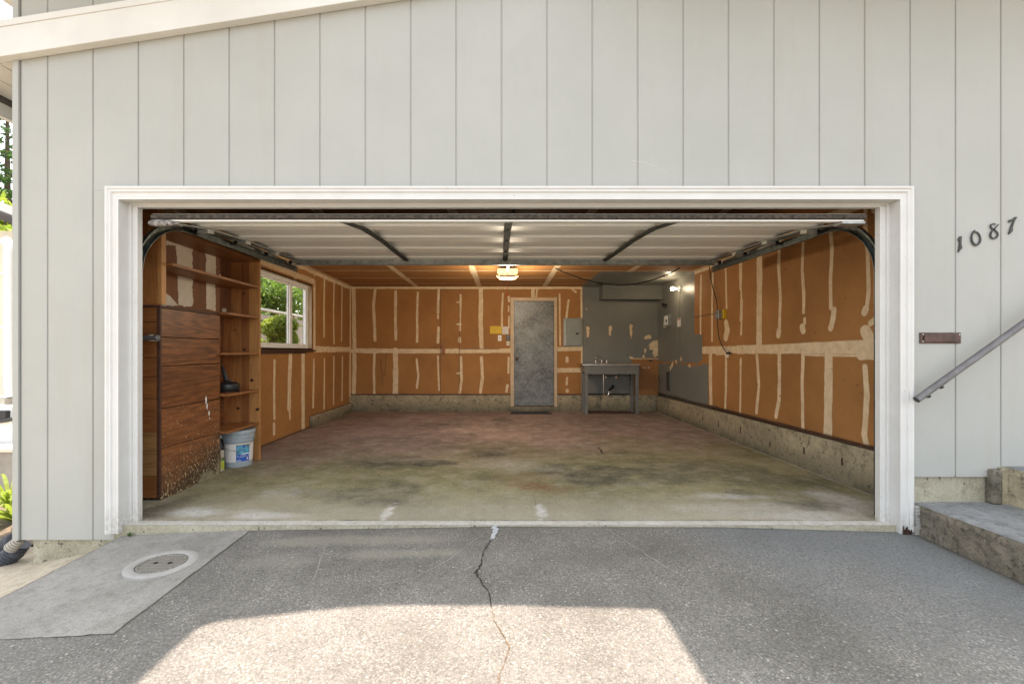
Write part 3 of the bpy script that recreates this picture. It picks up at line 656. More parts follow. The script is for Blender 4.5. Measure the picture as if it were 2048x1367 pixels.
def battr(co):
    m = mk_attr(bl, lambda c: (c[:, 0], c[:, 2]), None, None, lambda U, V: inpoly(U, V, gp_b).astype(float),
                lambda U, V: np.maximum(np.clip((.335+.015*vnoise(U*4, V*4, 51, 3)-V)/.015, 0, 1)*.9, np.clip((vnoise(U*24, V*24, 42, 2)-.87)*20, 0, 1)*.5))(co)
    U, V = co[:, 0], co[:, 2]
    for px, py, w_, h in ((1176, 660, 3.2, 10), (1176, 668, 2, 6), (1220, 656, 3.5, 6), (1220, 665, 2, 8), (1262, 656, 3, 6), (1262, 665, 2, 8), (1173, 618, 1.2, 1.4), (1297, 673, 5, 4), (1292, 675, 3, 3), (1308, 690, 9, 8), (1312, 700, 7, 11), (1290, 702, 2.5, 5), (1287, 711, 2, 4), (1263, 715, 4, 3)):
        a, b = BW(px, py); k = np.clip(1.5-np.hypot((U-a)/(w_*YB/FP), (V-b)/(h*YB/FP))+(vnoise(U*20, V*20, 7, 3)-.5)*1.6, 0, 1)
        m[:, 0] = np.maximum(m[:, 0], k*1.2); m[:, 1] *= (1-(k > .45))
    return m
dl, dr_ = P(1028, 602, YB), P(1108, 811, YB)
def hole_b(c): return (c[:, 0] > dl.x-.005) & (c[:, 0] < dr_.x+.005) & (c[:, 2] < dl.z+.005)
def par(o): o.matrix_parent_inverse = Matrix.Translation(-Vector(HS.location)); return o
par(grid('back_wall', M_DRY, (XL, YB, .30), (XR-XL, 0, 0), (0, 0, ZC-.30), 560, 200, battr, hole_b, parent=HS))
# left wall
def LW(px, py): p = PX(px, py, XL); return (p.y, p.z)
ll = []
def la(w, *pts): ll.append(([LW(*p) for p in pts], wpx_x(pts[0][0], w, XL)))
la(3.5, (649, 560), (648, 620), (648, 672)); la(3, (668, 565), (667, 630), (668, 685)); la(2.6, (684, 572), (683, 680)); la(2.2, (701, 585), (700, 678))
la(7, (591, 530), (591, 562)); la(5, (549, 722), (548, 780), (549, 835)); la(5, (548, 848), (548, 866)); la(8, (581, 706), (579, 770), (578, 815)); la(4, (579, 815), (580, 836)); la(8, (606, 706), (606, 860))
la(4, (628, 720), (626, 812)); la(3, (649, 718), (648, 816)); la(3, (668, 715), (667, 806)); la(3, (685, 715), (684, 798)); la(2.4, (700, 712), (699, 790)); la(3, (628, 548), (629, 552))
ll += [([(7.16, 1.19), (8.95, 1.19)], .055), ([(3.5, 2.40), (8.9, 2.40)], .07), ([(8.87, .2), (8.87, 2.4)], .05), ([(5.0, 2.235), (7.15, 2.235), (7.15, 1.2)], .05)]
wy0, wy1, wz0, wz1 = 5.20, 7.05, 1.20, 2.15
def hole_l(c): return (c[:, 1] > wy0) & (c[:, 1] < wy1) & (c[:, 2] > wz0) & (c[:, 2] < wz1)
def lattr(co):
    m = mk_attr(ll, lambda c: (c[:, 1], c[:, 2]), None, None, None, lambda U, V: np.maximum(np.clip((.03+(U > 6.97)*.155-V)/.015, 0, 1)*.85, np.clip((vnoise(U*24, V*24, 43, 2)-.86)*20, 0, 1)*.5))(co)
    m[:, 0] *= np.where(co[:, 2] > 2.15, np.where(co[:, 1] < 7.2, .62, 1), 1); return m
par(grid('left_wall', M_DRY, (XL, Y0+.12, .0), (0, YB-Y0-.12, 0), (0, 0, ZC), 540, 230, lattr, hole_l, parent=HS))
# ceiling
cl_ = []
for y_ in (3.9, 4.5, 5.1, 5.8, 6.45, 7.11, 7.80, 8.45): cl_.append(([(XL, y_), (XR, y_+.02)], .026))
for x_ in (-1.60, -.40, .85, 2.03): cl_.append(([(x_-.03, 3.2), (x_, YB)], .055))
cl_ += [([(XL+.03, 3.2), (XL+.03, YB)], .06), ([(XR-.03, 3.2), (XR-.03, 7.2)], .06), ([(XL, YB-.03), (1.6, YB-.03)], .05)]
def cattr(co):
    m = mk_attr(cl_, lambda c: (c[:, 0], c[:, 1]), None, None, lambda U, V: ((U > 1.56) & (V > 7.20)).astype(float), None)(co)
    m[:, 0] *= np.clip(.6+.8*vnoise(co[:, 0]*3, co[:, 1]*3, 61, 3), 0, 1); return m
par(grid('ceiling', M_DRY, (XL, Y0+.12, ZC), (XR-XL, 0, 0), (0, YB-Y0-.12, 0), 380, 370, cattr, parent=HS))
sf = hb(); sf.box(P(1205, 0, 8.62).x, XR-.002, 8.62, YB-.002, 2.13, ZC-.002); sf.build('boxed_soffit', mat('soffit_grey_paint', (0.125, 0.127, 0.115), .55, var=.06), HS, bevel=.004)
# header/inner wall above opening is wall_framing; curbs
cb = hb(); cb.box(XL+.001, P(1020, 0, 8.85).x, 8.86, YB+.02, -.01, .315); cb.box(P(1115, 0, 8.85).x, XR, 8.86, YB+.02, -.01, .315); cb.box(P(1020, 0, 8.85).x+.001, P(1115, 0, 8.85).x-.001, 8.862, YB+.02, -.01, .098)
cb.build('concrete_curb', M_CURB, HS, bevel=.008)
cb = hb(); cb.prism([(2.995, Y0+.1, 0), (2.995, 8.859, 0), (2.995, 8.859, .305), (2.995, Y0+.1, .358)], (.05, 0, 0)); cb.build('concrete_curb', M_CURB, HS, bevel=.008)
cb = hb(); cb.box(XL+.003, XL+.05, 6.97, 8.858, 0, .17); cb.build('concrete_curb', M_CURB, HS, bevel=.008)
sp_ = hb(); sp_.box(3.0, 3.045, Y0+.12, 6.7, .362, .376); sp_.build('sill_plate', M_DKW, HS)
sp_ = hb(); sp_.box(XL+.002, P(1020, 0, 8.87).x, 8.872, 8.898, .317, .335); sp_.build('sill_plate', M_DKW, HS); sp_ = hb(); sp_.box(P(1115, 0, 8.87).x, 1.6, 8.872, 8.898, .317, .335); sp_.build('sill_plate', M_DKW, HS)
# snap tie marks in the curb
tk = hb(); r = random.Random(3)
for px, py in ((1405, 837), (1437, 846), (1481, 860), (1540, 888), (1608, 900), (1684, 922)):
    tk = hb(); p = PX(px, py, 2.994); tk.box(2.991, 2.9945, p.y-.008, p.y+.008, p.z-.035, p.z+.03); tk.build('form_tie_scar', M_DKW, HS)
# window
wn = hb(); xj = XL-.12
wn.box(XL, xj, wy1-.0, wy1+.02, wz0-.02, wz1+.02); wn.box(XL, xj, wy0-.02, wy0, wz0-.02, wz1+.02); wn.box(XL, xj, wy0, wy1, wz1, wz1+.02); wn.box(XL, xj, wy0, wy1, wz0-.02, wz0)
win = wn.build('window', M_CASE, HS)
xf = XL-.085
def sub(m, nm, mt, pr, **kw): return m.build(nm, mt, pr, **kw)
fw = hb(); t_ = .035
fw.box(xf-.03, xf+.03, wy0, wy1, wz0, wz0+t_); fw.box(xf-.03, xf+.03, wy0, wy1, wz1-t_, wz1); fw.box(xf-.03, xf+.03, wy0, wy0+t_, wz0+t_, wz1-t_); fw.box(xf-.03, xf+.03, wy1-t_, wy1, wz0+t_, wz1-t_)
fw.build('window_frame', M_WPLAS, win, bevel=.002)
sa = hb(); a, b = wy0+t_, 6.50; u, v = wz0+t_+.001, wz1-t_-.001; s_ = .03
sa.box(xf-.022, xf-.002, a, b, u, u+s_); sa.box(xf-.022, xf-.002, a, b, v-s_, v); sa.box(xf-.022, xf-.002, a, a+s_, u+s_, v-s_); sa.box(xf-.022, xf-.002, b-.05, b, u+s_, v-s_); sa.build('sash', M_WPLAS, win, bevel=.002)
sa = hb(); a2, b2 = 6.46, wy1-t_-.001
sa.box(xf+.0, xf+.022, a2, b2, u, u+s_); sa.box(xf, xf+.022, a2, b2, v-s_, v); sa.box(xf, xf+.022, a2, a2+.07, u+s_, v-s_); sa.box(xf, xf+.022, b2-s_, b2, u+s_, v-s_); sa.build('sash', M_WPLAS, win, bevel=.002)
g = hb(); g.box(xf-.014, xf-.010, a+s_, b-.05, u+s_, v-s_); g.build('pane', M_GLASS, win)
g = hb(); g.box(xf+.008, xf+.012, a2+.07, b2-s_, u+s_, v-s_); g.build('pane', M_GLASS, win)
g = hb(); g.lathe([(0, .012), (.02, .012), (.03, .004), (.03, 0)], (xf+.022, a2+.035, 1.62), 'x', 16); g.build('latch', M_WPLAS, win)
g = hb(); g.box(XL-.08, XL+.05, wy0-.05, wy1+.04, wz0-.045, wz0-.021); g.box(XL+.001, XL+.02, wy0, wy1-.25, wz0-.075, wz0-.046); g.build('window_sill', M_DKW, win)
# man door in the back wall
md = hb(); dx0, dx1, dz0, dz1 = dl.x, dr_.x, dr_.z, dl.z
md.box(dx0+.004, dx1-.004, YB+.012, YB+.05, dz0+.004, dz1-.004); door = md.build('interior_door', M_MDOOR, HS, bevel=.002)
c_ = hb(); cw = .07
c_.box(dx0-cw, dx0, YB-.028, YB+.03, .085, dz1+cw); c_.build('casing', M_CASE, door, bevel=.003)
c_ = hb(); c_.box(dx1, dx1+cw*.85, YB-.028, YB+.03, .085, dz1+cw); c_.build('casing', M_CASE, door, bevel=.003)
c_ = hb(); c_.box(dx0+.0005, dx1-.0005, YB-.026, YB+.03, dz1, dz1+cw-.002); c_.build('casing', M_CASE, door, bevel=.003)
c_ = hb(); kp = P(1034, 717, YB); c_.lathe([(0, -.055), (.018, -.055), (.027, -.042), (.024, -.028), (.012, -.02), (.012, -.006), (.03, -.004), (.03, 0)], (kp.x, YB+.012, kp.z), 'y', 18); c_.build('door_knob', M_BRONZE, door, smooth=True)
c_ = hb(); c_.box(dx0+.001, dx1-.001, YB-.03, YB+.05, .0985, dz0+.003); c_.build('threshold', M_DKW, door)
# hatch (closet cover) in the back wall : seams, hinges, latch
ht = hb(); ht.box(P(880, 0, YB).x, P(881, 0, YB).x, YB-.003, YB-.001, P(0, 788, YB).z, P(0, 578, YB).z); ht.box(P(918, 0, YB).x, P(919, 0, YB).x, YB-.003, YB-.001, P(0, 788, YB).z, P(0, 591, YB).z)
ht.box(P(881.1, 0, YB).x, P(917.9, 0, YB).x, YB-.003, YB-.001, P(0, 578.8, YB).z, P(0, 578, YB).z); ht.box(P(919.1, 0, YB).x, P(1000, 0, YB).x, YB-.003, YB-.001, P(0, 698, YB).z, P(0, 697, YB).z)
hatch = ht.build('closet_hatch', M_DKW, HS)
for py in (604, 648, 746):
    c_ = hb(); p = P(918, py, YB); c_.box(p.x-.05, p.x+.05, YB-.012, YB-.0035, p.z-.012, p.z+.012); c_.tube([(p.x, YB-.012, p.z-.018), (p.x, YB-.012, p.z+.018)], .008, 8); c_.build('hinge', M_BRASS, hatch)
c_ = hb(); a, b = P(883, 691, YB-.03), P(890, 708, YB-.03); c_.box(a.x, b.x, YB-.03, YB-.004, b.z, a.z); c_.build('latch_block', M_PINE2, hatch, bevel=.002)
c_ = hb(); a, b = P(866, 694, YB-.04), P(886, 688, YB-.04); d = Vector((b.x-a.x, 0, b.z-a.z)); q = Vector((-d.z, 0, d.x)).normalized()*.014
c_.prism([a-q, b-q, b+q, a+q], (0, .005, 0)); c_.build('turn_button', M_PINE2, hatch)
cr = hb()
for pts in (((761, 718), (762, 735), (765, 750), (764, 770)), ((772, 708), (771, 730), (769, 750))):
    q = [P(a, b, YB-.002) for a, b in pts]; cr.tube(q, .003, 4)
cr.build('wall_cracks', M_DKW, HS)

# ------------------------------------------------------------------ shelving on the left
XS = -2.55; XK = -2.862; YN, YF = 3.555, 4.90
SH = thing('shelving_unit', 'tall open pine shelving built against the left wall between the garage opening and the window', 'shelves', (XK, YF, 0))
m = local(SH)
m.cur = 0; m.box(XK+.0, XK+.115, YF-.01, YF+.012, 0, 2.24); m.cur = 1; m.box(XK+.1155, XK+.20, YF-.01, YF+.011, 0, 2.24); m.cur = 2; m.box(XK+.2005, XS, YF-.01, YF+.013, 0, 2.24)
m.build('side_panel', [M_PINE, M_PINE2, M_PINEL], SH, bevel=.0015)
m = local(SH); m.box(XK, -2.635, YN-.011, YN+.011, 1.515, 2.24); m.build('side_panel', M_PINE, SH, bevel=.0015)
m = local(SH); m.box(-2.634, -2.60, YN-.015, YN+.035, 1.515, 2.24); m.build('front_post', M_PINEL, SH, bevel=.002)
for z in (2.11, 1.83):
    m = local(SH); m.box(XK+.012, XS-.003, YN+.036, YF-.011, z-.01, z+.012); m.build('shelf', M_SHELF, SH, bevel=.0015)
for z in (1.51, 1.13, .74, .39):
    m = local(SH); m.box(XK+.012, XS-.003, 4.33, YF-.011, z-.01, z+.012); m.build('shelf', M_SHELF, SH, bevel=.0015)
m = local(SH)
for i in range(9):
    a = YN+.012+i*.1485; m.cur = i % 2; m.box(XK-.010, XK+.010, a+.001, a+.1475, 1.0 if a < 4.2 else 0, 2.24)
m.build('back_panel', [M_PINE2, M_REDW], SH)
def primer():
    t = NT('flaking_primer'); v = t.coord(); at = t.n('ShaderNodeVertexColor', layer_name='mask'); sep = t.n('ShaderNodeSeparateColor'); t.l(at.outputs[0], sep.inputs[0])
    n = t.noise(t.coord((1, 1, .1)), 30, 5, .6); w_ = t.mix(t.rng(n, .3, .7), (.24, .10, .04), (.15, .06, .025))
    e = t.math('ADD', sep.outputs[0], t.rng(t.noise(v, 60, 4, .7), 0, 1, -.3, .3)); fl_ = t.mix(t.rng(t.noise(v, 6, 4, .6), .3, .7), (.62, .52, .40), (.74, .66, .54))
    return t.fin(t.mix(t.rng(e, .42, .55), w_, fl_), .7)
def KW(px, py): p = PX(px, py, XK+.012); return (p.y, p.z)
pp = [[KW(*q) for q in poly] for poly in ([(315, 468), (352, 484), (350, 492), (335, 490), (315, 484)], [(350, 482), (386, 496), (385, 525), (386, 560), (385, 612), (357, 610), (356, 570), (355, 540), (353, 515)],
      [(411, 503), (431, 511), (431, 560), (431, 622), (413, 618), (412, 570)], [(315, 578), (325, 582), (340, 592), (352, 604), (357, 612), (315, 608)])]
def pattr(co):
    U = co[:, 1]+(vnoise(co[:, 1]*18, co[:, 2]*18, 71, 3)-.5)*.03; V = co[:, 2]+(vnoise(co[:, 1]*18, co[:, 2]*18, 72, 3)-.5)*.03; m_ = np.zeros((len(co), 3))
    for p_ in pp: m_[:, 0] = np.maximum(m_[:, 0], inpoly(U, V, p_))
    m_[:, 0] = np.maximum(m_[:, 0], (vnoise(co[:, 1]*12, co[:, 2]*12, 73, 3) > .72)*(co[:, 1] > 4.55)*(co[:, 1] < 4.8)); return m_
o = grid('painted_back_boards', primer(), (XK+.012, YN+.013, 1.52), (0, 1.32, 0), (0, 0, .72), 160, 90, pattr, parent=SH); o.matrix_parent_inverse = Matrix.Translation(-Vector(SH.location))
for px, py, r_ in ((497, 480, .014), (488, 587, .014), (489, 699, .016), (504, 760, .020), (476, 816, .017), (515, 818, .020), (470, 660, .010)):
    m = local(SH); p = P(px, py, YF-.011); n_ = 14; rr_ = random.Random(px)
    m.prism([(p.x+math.cos(k*6.283/n_)*r_*rr_.uniform(.8, 1.15), YF-.0145, p.z+math.sin(k*6.283/n_)*r_*rr_.uniform(.6, .9)) for k in range(n_)], (0, .006, 0)); m.build('knot', mat('wood_knot', (.05, .018, .008), .5, var=.4, scale=80), SH)
# plank enclosure
XB = -2.63; YE = 4.32
PB = thing('plank_enclosure', 'dark stained redwood plank box with flaking white specks at its foot beside the open shelves', 'wooden box', (XB, YN, 0))
def spl():
    t = NT('speckled_redwood'); v = t.coord(); n0 = t.noise(t.coord((1, .12, 1)), 3.2, 3, .5); n1 = t.noise(t.coord((1, .1, 1)), 50, 5, .7); n2 = t.noise(v, 48, 3, .7)
    f = t.math('ADD', t.rng(t.math('SINE', t.math('MULTIPLY', n0, 90.0)), -1, 1, 0, .35), t.rng(n1, .38, .62, 0, .5)); c = t.mix(f, (.27, .098, .029), (.085, .027, .009))
    sx = t.n('ShaderNodeSeparateXYZ'); cc = t.n('ShaderNodeTexCoord'); t.l(cc.outputs['Object'], sx.inputs[0])
    hh = t.math('ADD', t.math('SUBTRACT', sx.outputs[2], t.math('MULTIPLY', sx.outputs[1], .30)), t.rng(t.noise(v, 7, 5, .7), 0, 1, -.22, .22))
    c = t.mix(t.rng(hh, -.02, .22, .92, 0), c, (.045, .026, .014))
    cl = t.math('MULTIPLY', t.rng(hh, .02, .30, 1, 0), t.rng(t.noise(v, 16, 3, .6), .36, .55, .25, 1))
    c = t.mix(t.math('MULTIPLY', t.rng(n2, .565, .59), cl), c, (.58, .48, .27))
    c = t.mix(t.rng(t.noise(v, 38, 2, .5), .675, .69, 0, .8), c, (.52, .38, .2))
    c = t.mix(t.rng(t.math('ADD', hh, t.rng(n1, 0, 1, -.04, .04)), -.15, -.09, 1, 0), c, (.24, .215, .13))
    t.bump(n2, .3, .003); return t.fin(c, .5)
M_SPL = spl()
plk = [(0.0, .396), (.399, .706), (.709, 1.037), (1.040, 1.264), (1.267, 1.49)]
for i, (a, b) in enumerate(plk):
    m = local(PB); yo = .003*(i % 2)
    m.box(XB-.02, XB+.0+yo*.6, YN+.022, YE, a+.001, b-.002); m.build('plank', M_SPL if i < 2 else M_REDW, PB, bevel=.001)
m = local(PB); m.box(XB-.02, XB+.006, YN+.0, YN+.020, 0.02, 1.49); m.build('corner_bead', M_DKW, PB, bevel=.002)
m = local(PB); zz = 0
for i, h_ in enumerate((.19, .17, .17, .12, .14, .165, .15, .155, .12, .12)):
    m.cur = i in (1, 2); m.box(XK, XB-.021, YN+.0, YN+.018, zz+.0015+(.02 if i == 0 else 0), zz+h_-.0015); zz += h_
m.build('end_planks', [M_REDX, wood('pale_end_plank', (.36, .20, .07), (.20, .10, .035), 'x', 22)], PB, bevel=.0015)
m = local(PB); m.box(XK+.012, XB+.008, YN, YE, 1.4905, 1.508); m.build('top_board', M_DKW, PB, bevel=.002)
m = local(PB); m.box(XK, XB-.001, YE+.001, YE+.012, 0, 1.49); m.build('far_end', M_REDW, PB)
m = local(PB); r = random.Random(9)
for (px, py, w_, h_) in ((412, 800, .012, .045), (414, 812, .008, .03), (418, 826, .010, .03), (419, 836, .006, .012)):
    p = PX(px, py, XB+.003); n_ = 9; m.prism([(XB+.0025, p.y+math.cos(k*6.283/n_)*w_*r.uniform(.6, 1.2), p.z+math.sin(k*6.283/n_)*h_*r.uniform(.6, 1.1)) for k in range(n_)], (.002, 0, 0))
m.build('paint_drips', M_WPLAS, PB)
# conduit stub poking from the end planks
cs = thing('conduit_stub', 'short capped grey-green pipe stub sticking out beside the plank box', 'pipe', (-2.70, 3.46, 1.29))
m = local(cs); p0, p1 = P(276, 676, 3.46), P(310, 675, 3.46); m.tube([p0, p1], .019, 14); m.tube([p1-Vector((.001, 0, 0)), p1+Vector((.022, 0, 0)), p1+Vector((.03, 0, 0))], [.023, .023, .015], 14); m.build('pipe', M_RAILP, cs, smooth=True)
m = local(cs); p2 = p1+Vector((-.05, 0, 0)); m.box(p2.x-.008, p2.x+.008, 3.46, YN+.0, p2.z-.024, p2.z+.024); m.build('strap', M_GALV, cs)

# pail
bc = Vector((-2.665, 4.69, 0))
PL = thing('paint_pail', 'grey five gallon plastic pail with a blue and white label under the lowest shelf', 'bucket', bc)
m = local(PL)
m.lathe([(0, .002), (.128, .002), (.130, .006), (.140, .25), (.142, .255), (.152, .257), (.152, .262), (.143, .266), (.144, .285), (.155, .287), (.155, .292), (.146, .296), (.147, .318), (.158, .320), (.158, .326), (.149, .33), (.149, .345)], bc, seg=40); m.build('body', M_PAIL, PL, smooth=True)
m = local(PL); m.lathe([(.150, .338), (.158, .338), (.158, .362), (.150, .366), (.146, .358), (0, .358)], bc, seg=40); m.build('lid', M_PAIL, PL, smooth=True)
def lab(a0, a1, z0, z1, dr): 
    r0 = .130+.010*z0/.25+dr; r1 = .130+.010*z1/.25+dr; mm = local(PL); mm.lathe([(r0, z0), (r1, z1)], bc, seg=16, a0=rad(a0), a1=rad(a1)); return mm
lab(-145, 15, .055, .235, .0012).build('label', M_PAPER, PL, smooth=True)
M_BLUE = mat('label_blue', (0.02, 0.10, 0.42), .4, var=.1); M_CYAN = mat('label_cyan', (0.10, 0.36, 0.52), .4, var=.35, scale=30); M_YW = mat('label_yellow', (.75, .55, .15), .5)
lb = lab(-68, -15, .058, .222, .0022).build('label_panel', M_BLUE, PL, smooth=True)
lab(-67, -16, .13, .216, .003).build('picture', M_CYAN, lb, smooth=True)
lab(-68, -15, .2225, .228, .003).build('top_stripe', M_YW, lb, smooth=True)
lab(-48, -16, .128, .137, .004).build('bar', M_WPLAS, lb, smooth=True)
lab(-43, -36, .192, .214, .0042).build('emblem', M_BLUE, lb, smooth=True)
mm = local(PL)
for z in (.118, .108, .100):
    r0 = .130+.010*z/.25+.0032
    for k in range(8):
        if (k*7+int(z*1000)) % 5: mm.lathe([(r0, z), (r0, z+.0035)], bc, seg=3, a0=rad(-64+k*6), a1=rad(-60+k*6))
mm.build('small_print', M_PAPER, lb); mm = local(PL); r0 = .130+.010*.07/.25+.0032; mm.lathe([(r0, .066), (r0, .073)], bc, seg=4, a0=rad(-65), a1=rad(-50)); mm.build('size_mark', M_PAPER, lb); mm = local(PL); mm.lathe([(r0, .072), (r0, .092)], bc, seg=4, a0=rad(-27), a1=rad(-20)); mm.build('badge', M_PAPER, lb)
m = local(PL); pts = []
for k in range(17):
    a = rad(-150+k*160/16); pts.append(bc+Vector((.158*math.cos(a), .158*math.sin(a), .275-.10*math.sin(math.pi*k/16))))
m.tube(pts, .0022, 6); m.build('bail_handle', M_ZINC, PL, smooth=True)
# small carton beside the pail
ctn = thing('spray_can_carton', 'small pale carton with a lime green lower label squeezed left of the grey pail', 'carton', (-2.66, 4.45, 0))
m = local(ctn); m.box(-2.765, -2.676, 4.42, 4.475, 0, .20); m.build('body', mat('carton_board', (.45, .42, .33), .6, var=.1), ctn, bevel=.004)
m = local(ctn); m.box(-2.762, -2.678, 4.4185, 4.4196, .02, .10); m.box(-2.6758, -2.6745, 4.424, 4.472, .02, .10); m.build('label', mat('lime_label', (.48, .55, .05), .5), ctn)
m = local(ctn); m.box(-2.762, -2.678, 4.4182, 4.4196, .102, .155); m.box(-2.6758, -2.6742, 4.424, 4.472, .102, .13); m.build('label_top', mat('olive_label', (.10, .16, .05), .5, var=.4, scale=60), ctn)
bt = thing('black_jug', 'slim black bottle with a white cap standing behind the pale carton', 'bottle', (-2.70, 4.56, 0))
m = local(bt); m.lathe([(0, 0), (.042, 0), (.045, .01), (.045, .22), (.03, .27), (.018, .285), (.018, .30)], (-2.775, 4.56, 0), seg=20); m.build('body', M_BLACK, bt, smooth=True)
m = local(bt); m.lathe([(.021, .295), (.021, .325), (0, .326)], (-2.775, 4.56, 0), seg=16); m.build('cap', M_WPLAS, bt, smooth=True)
# black coil / funnel object on the shelf
bo = thing('plunger_auger', 'black drum drain auger with its handle up lying on the second lowest pine shelf', 'drain auger', (-2.70, 4.58, .752))
m = local(bo); m.lathe([(0, 0), (.088, 0), (.105, .018), (.110, .045), (.105, .075), (.085, .092), (.04, .098), (.03, .115), (0, .116)], (-2.72, 4.60, .753), seg=26); m.build('drum', M_BLACK, bo, smooth=True)
m = local(bo); b0 = Vector((-2.73, 4.60, .85)); m.tube([b0, b0+Vector((-.012, 0, .05)), b0+Vector((-.035, 0, .13)), b0+Vector((-.045, 0, .155))], [.026, .020, .014, .010], 12); m.tube([b0+Vector((-.045, 0, .155)), b0+Vector((-.052, 0, .21))], .003, 6); m.build('handle', M_BLACK, bo, smooth=True)
m = local(bo); m.tube([b0+Vector((.09, 0, -.05)), b0+Vector((.12, -.02, -.085)), b0+Vector((.145, -.03, -.09))], .006, 8); m.tube([b0+Vector((.138, -.03, -.09)), b0+Vector((.152, -.03, -.088))], .011, 8); m.build('cable_end', M_BLACK, bo, smooth=True)

# ------------------------------------------------------------------ overhead garage door
DX0, DX1 = -2.385, 2.50
GD = thing('overhead_garage_door', 'white ribbed sectional garage door rolled up open under the ceiling', 'garage door', (.06, 3.15, 2.06))
J = [(3.165, 2.052), (3.68, 2.132), (4.23, 2.173), (4.78, 2.190), (5.33, 2.212)]
for i in range(4):
    a, b = Vector((0, *J[i])), Vector((0, *J[i+1])); d = (b-a).normalized(); n_ = Vector((0, -d.z, d.y)); L = (b-a).length
    pr = [(0.002, 0), (.05, 0), (.062, .030), (.24, .030), (L-.13, .022), (L-.115, .006), (L-.002, .0), (L-.002, .042), (.002, .042)]
    m = local(GD); base = [a+d*s+n_*h_ for s, h_ in pr]; k = len(pr)
    vs = [Vector((DX0, p.y, p.z)) for p in base]+[Vector((DX1, p.y, p.z)) for p in base]
    m.add(vs, [(q, k+q, k+(q+1) % k, (q+1) % k) for q in range(k)]+[tuple(range(k)), tuple(range(2*k-1, k-1, -1))])
    sec = m.build('door_section', M_DOORP, GD)
    def bar(x0, x1, s0, s1, h0, h1, nm, mt, pr_):
        mm = local(GD); c8 = []
        for xx in (x0, x1):
            for s, h_ in ((s0, h0), (s1, h0), (s1, h1), (s0, h1)): p = a+d*s+n_*h_; c8.append((xx, p.y, p.z))
        mm.add(c8, [(0, 1, 2, 3), (7, 6, 5, 4), (0, 4, 5, 1), (1, 5, 6, 2), (2, 6, 7, 3), (3, 7, 4, 0)]); return mm.build(nm, mt, pr_)
    st_m = M_TRACK
    for xc in (-1.08, .06, 1.215): bar(xc-.028, xc+.028, .01, L-.01, -.012, -.001, 'stile', M_STILE, sec)
    for xc in (DX0+.03, DX1-.03): bar(xc-.035, xc+.035, .01, L-.01, -.008, -.001, 'end_stile', M_GALV, sec)
    for xc in (-1.08, .06, 1.215): bar(xc-.009, xc+.009, L-.045, L+.03 if i < 3 else L-.003, -.022, -.0125, 'hinge', M_STILE, sec)
    for xc, s_ in ((DX0+.0, -1), (DX1, 1)):
        bar(min(xc-.0*s_, xc-s_*.08), max(xc, xc-s_*.08), L-.05, L+.03 if i < 3 else L-.01, -.04, -.0085, 'roller_bracket', M_ZINC, sec)
        mm = local(GD); p = a+d*(L-.01)+n_*-.03; mm.tube([(xc-s_*.03, p.y, p.z), (xc+s_*.045, p.y, p.z)], .006, 8); mm.lathe([(0, -.012), (.022, -.012), (.022, .012), (0, .012)], (xc+s_*.035, p.y, p.z), 'x', 16); mm.build('roller', M_BLACK, sec)
m = local(GD); m.box(DX0+.02, DX1-.02, 5.325, 5.345, 2.148, 2.212); m.box(DX0+.02, DX1-.02, 5.30, 5.324, 2.148, 2.154); m.build('top_strut', M_GALV, GD)
m = local(GD); a = Vector((0, *J[0])); m.prism([(DX0+.0, a.y-.004, a.z+.003), (DX0, a.y-.020, a.z+.010), (DX0, a.y-.022, a.z+.030), (DX0, a.y-.006, a.z+.040)], (DX1-DX0, 0, 0)); m.build('bottom_seal', M_RUB, GD)
m = local(GD); m.box(DX0+.01, DX1-.01, a.y-.010, a.y+.03, a.z-.009, a.z-.001); m.build('bottom_rail', M_DOORP, GD)
for xc in (DX0, DX1):
    s_ = 1 if xc < 0 else -1; m = local(GD); m.box(xc, xc+s_*.16, a.y-.016, a.y+.07, a.z-.028, a.z-.010); m.build('bottom_bracket', M_GALV, GD, bevel=.004)
# wrapped corner
m = local(GD); m.lathe([(0, -.03), (.018, -.015), (.026, .03), (.022, .10), (.012, .17), (0, .19)], (DX0+.0, a.y-.005, a.z-.020), 'x', 14); m.build('plastic_wrap', mat('dusty_plastic_film', (.30, .28, .26), .35, var=.5, scale=60, bump=.8), GD, smooth=True)
# tracks: C profile swept along path
def track(xv, xh, s_):
    pts = [(xv, Y0+.15, 0.0), (xv, Y0+.15, 1.0), (xv, Y0+.15, 1.72)]; R = .36
    for k in range(1, 9):
        th = rad(90*k/8); pts.append((xv+(xh-xv)*k/8, Y0+.15+R*(1-math.cos(th)), 1.745+R*math.sin(th)))
    pts.append((xh, 5.56, 2.135)); prof = [(-.030, 0), (-.030, .026), (-.012, .030), (.012, .030), (.030, .026), (.030, 0), (.026, 0), (.026, .022), (-.026, .022), (-.026, 0)]
    vs = []; n_ = len(pts)
    for i, p in enumerate(pts):
        t = Vector(pts[min(i+1, n_-1)])-Vector(pts[max(i-1, 0)]); t.x = 0; t.normalize(); nn = Vector((0, t.z, -t.y))
        for u_, v_ in prof: vs.append(Vector(p)+nn*u_+Vector((s_*v_, 0, 0)))
    k = len(prof); m = local(GD); m.add(vs, [(i*k+q, i*k+(q+1) % k, (i+1)*k+(q+1) % k, (i+1)*k+q) for i in range(n_-1) for q in range(k)]+[tuple(range(k)), tuple((n_-1)*k+q for q in range(k))])
    return m.build('track', [M_TRACK], GD)
t1 = track(-2.512, -2.425, -1); t2 = track(2.628, 2.54, 1)
for tr_, xx in ((t1, -2.60), (t2, 2.70)):
    m = local(GD); m.box(xx-.006, xx+.006, Y0+.118, Y0+.19, .3, .36); m.box(xx-.006, xx+.006, Y0+.118, Y0+.19, 1.05, 1.11); m.build('track_bracket', M_TRACK, tr_)
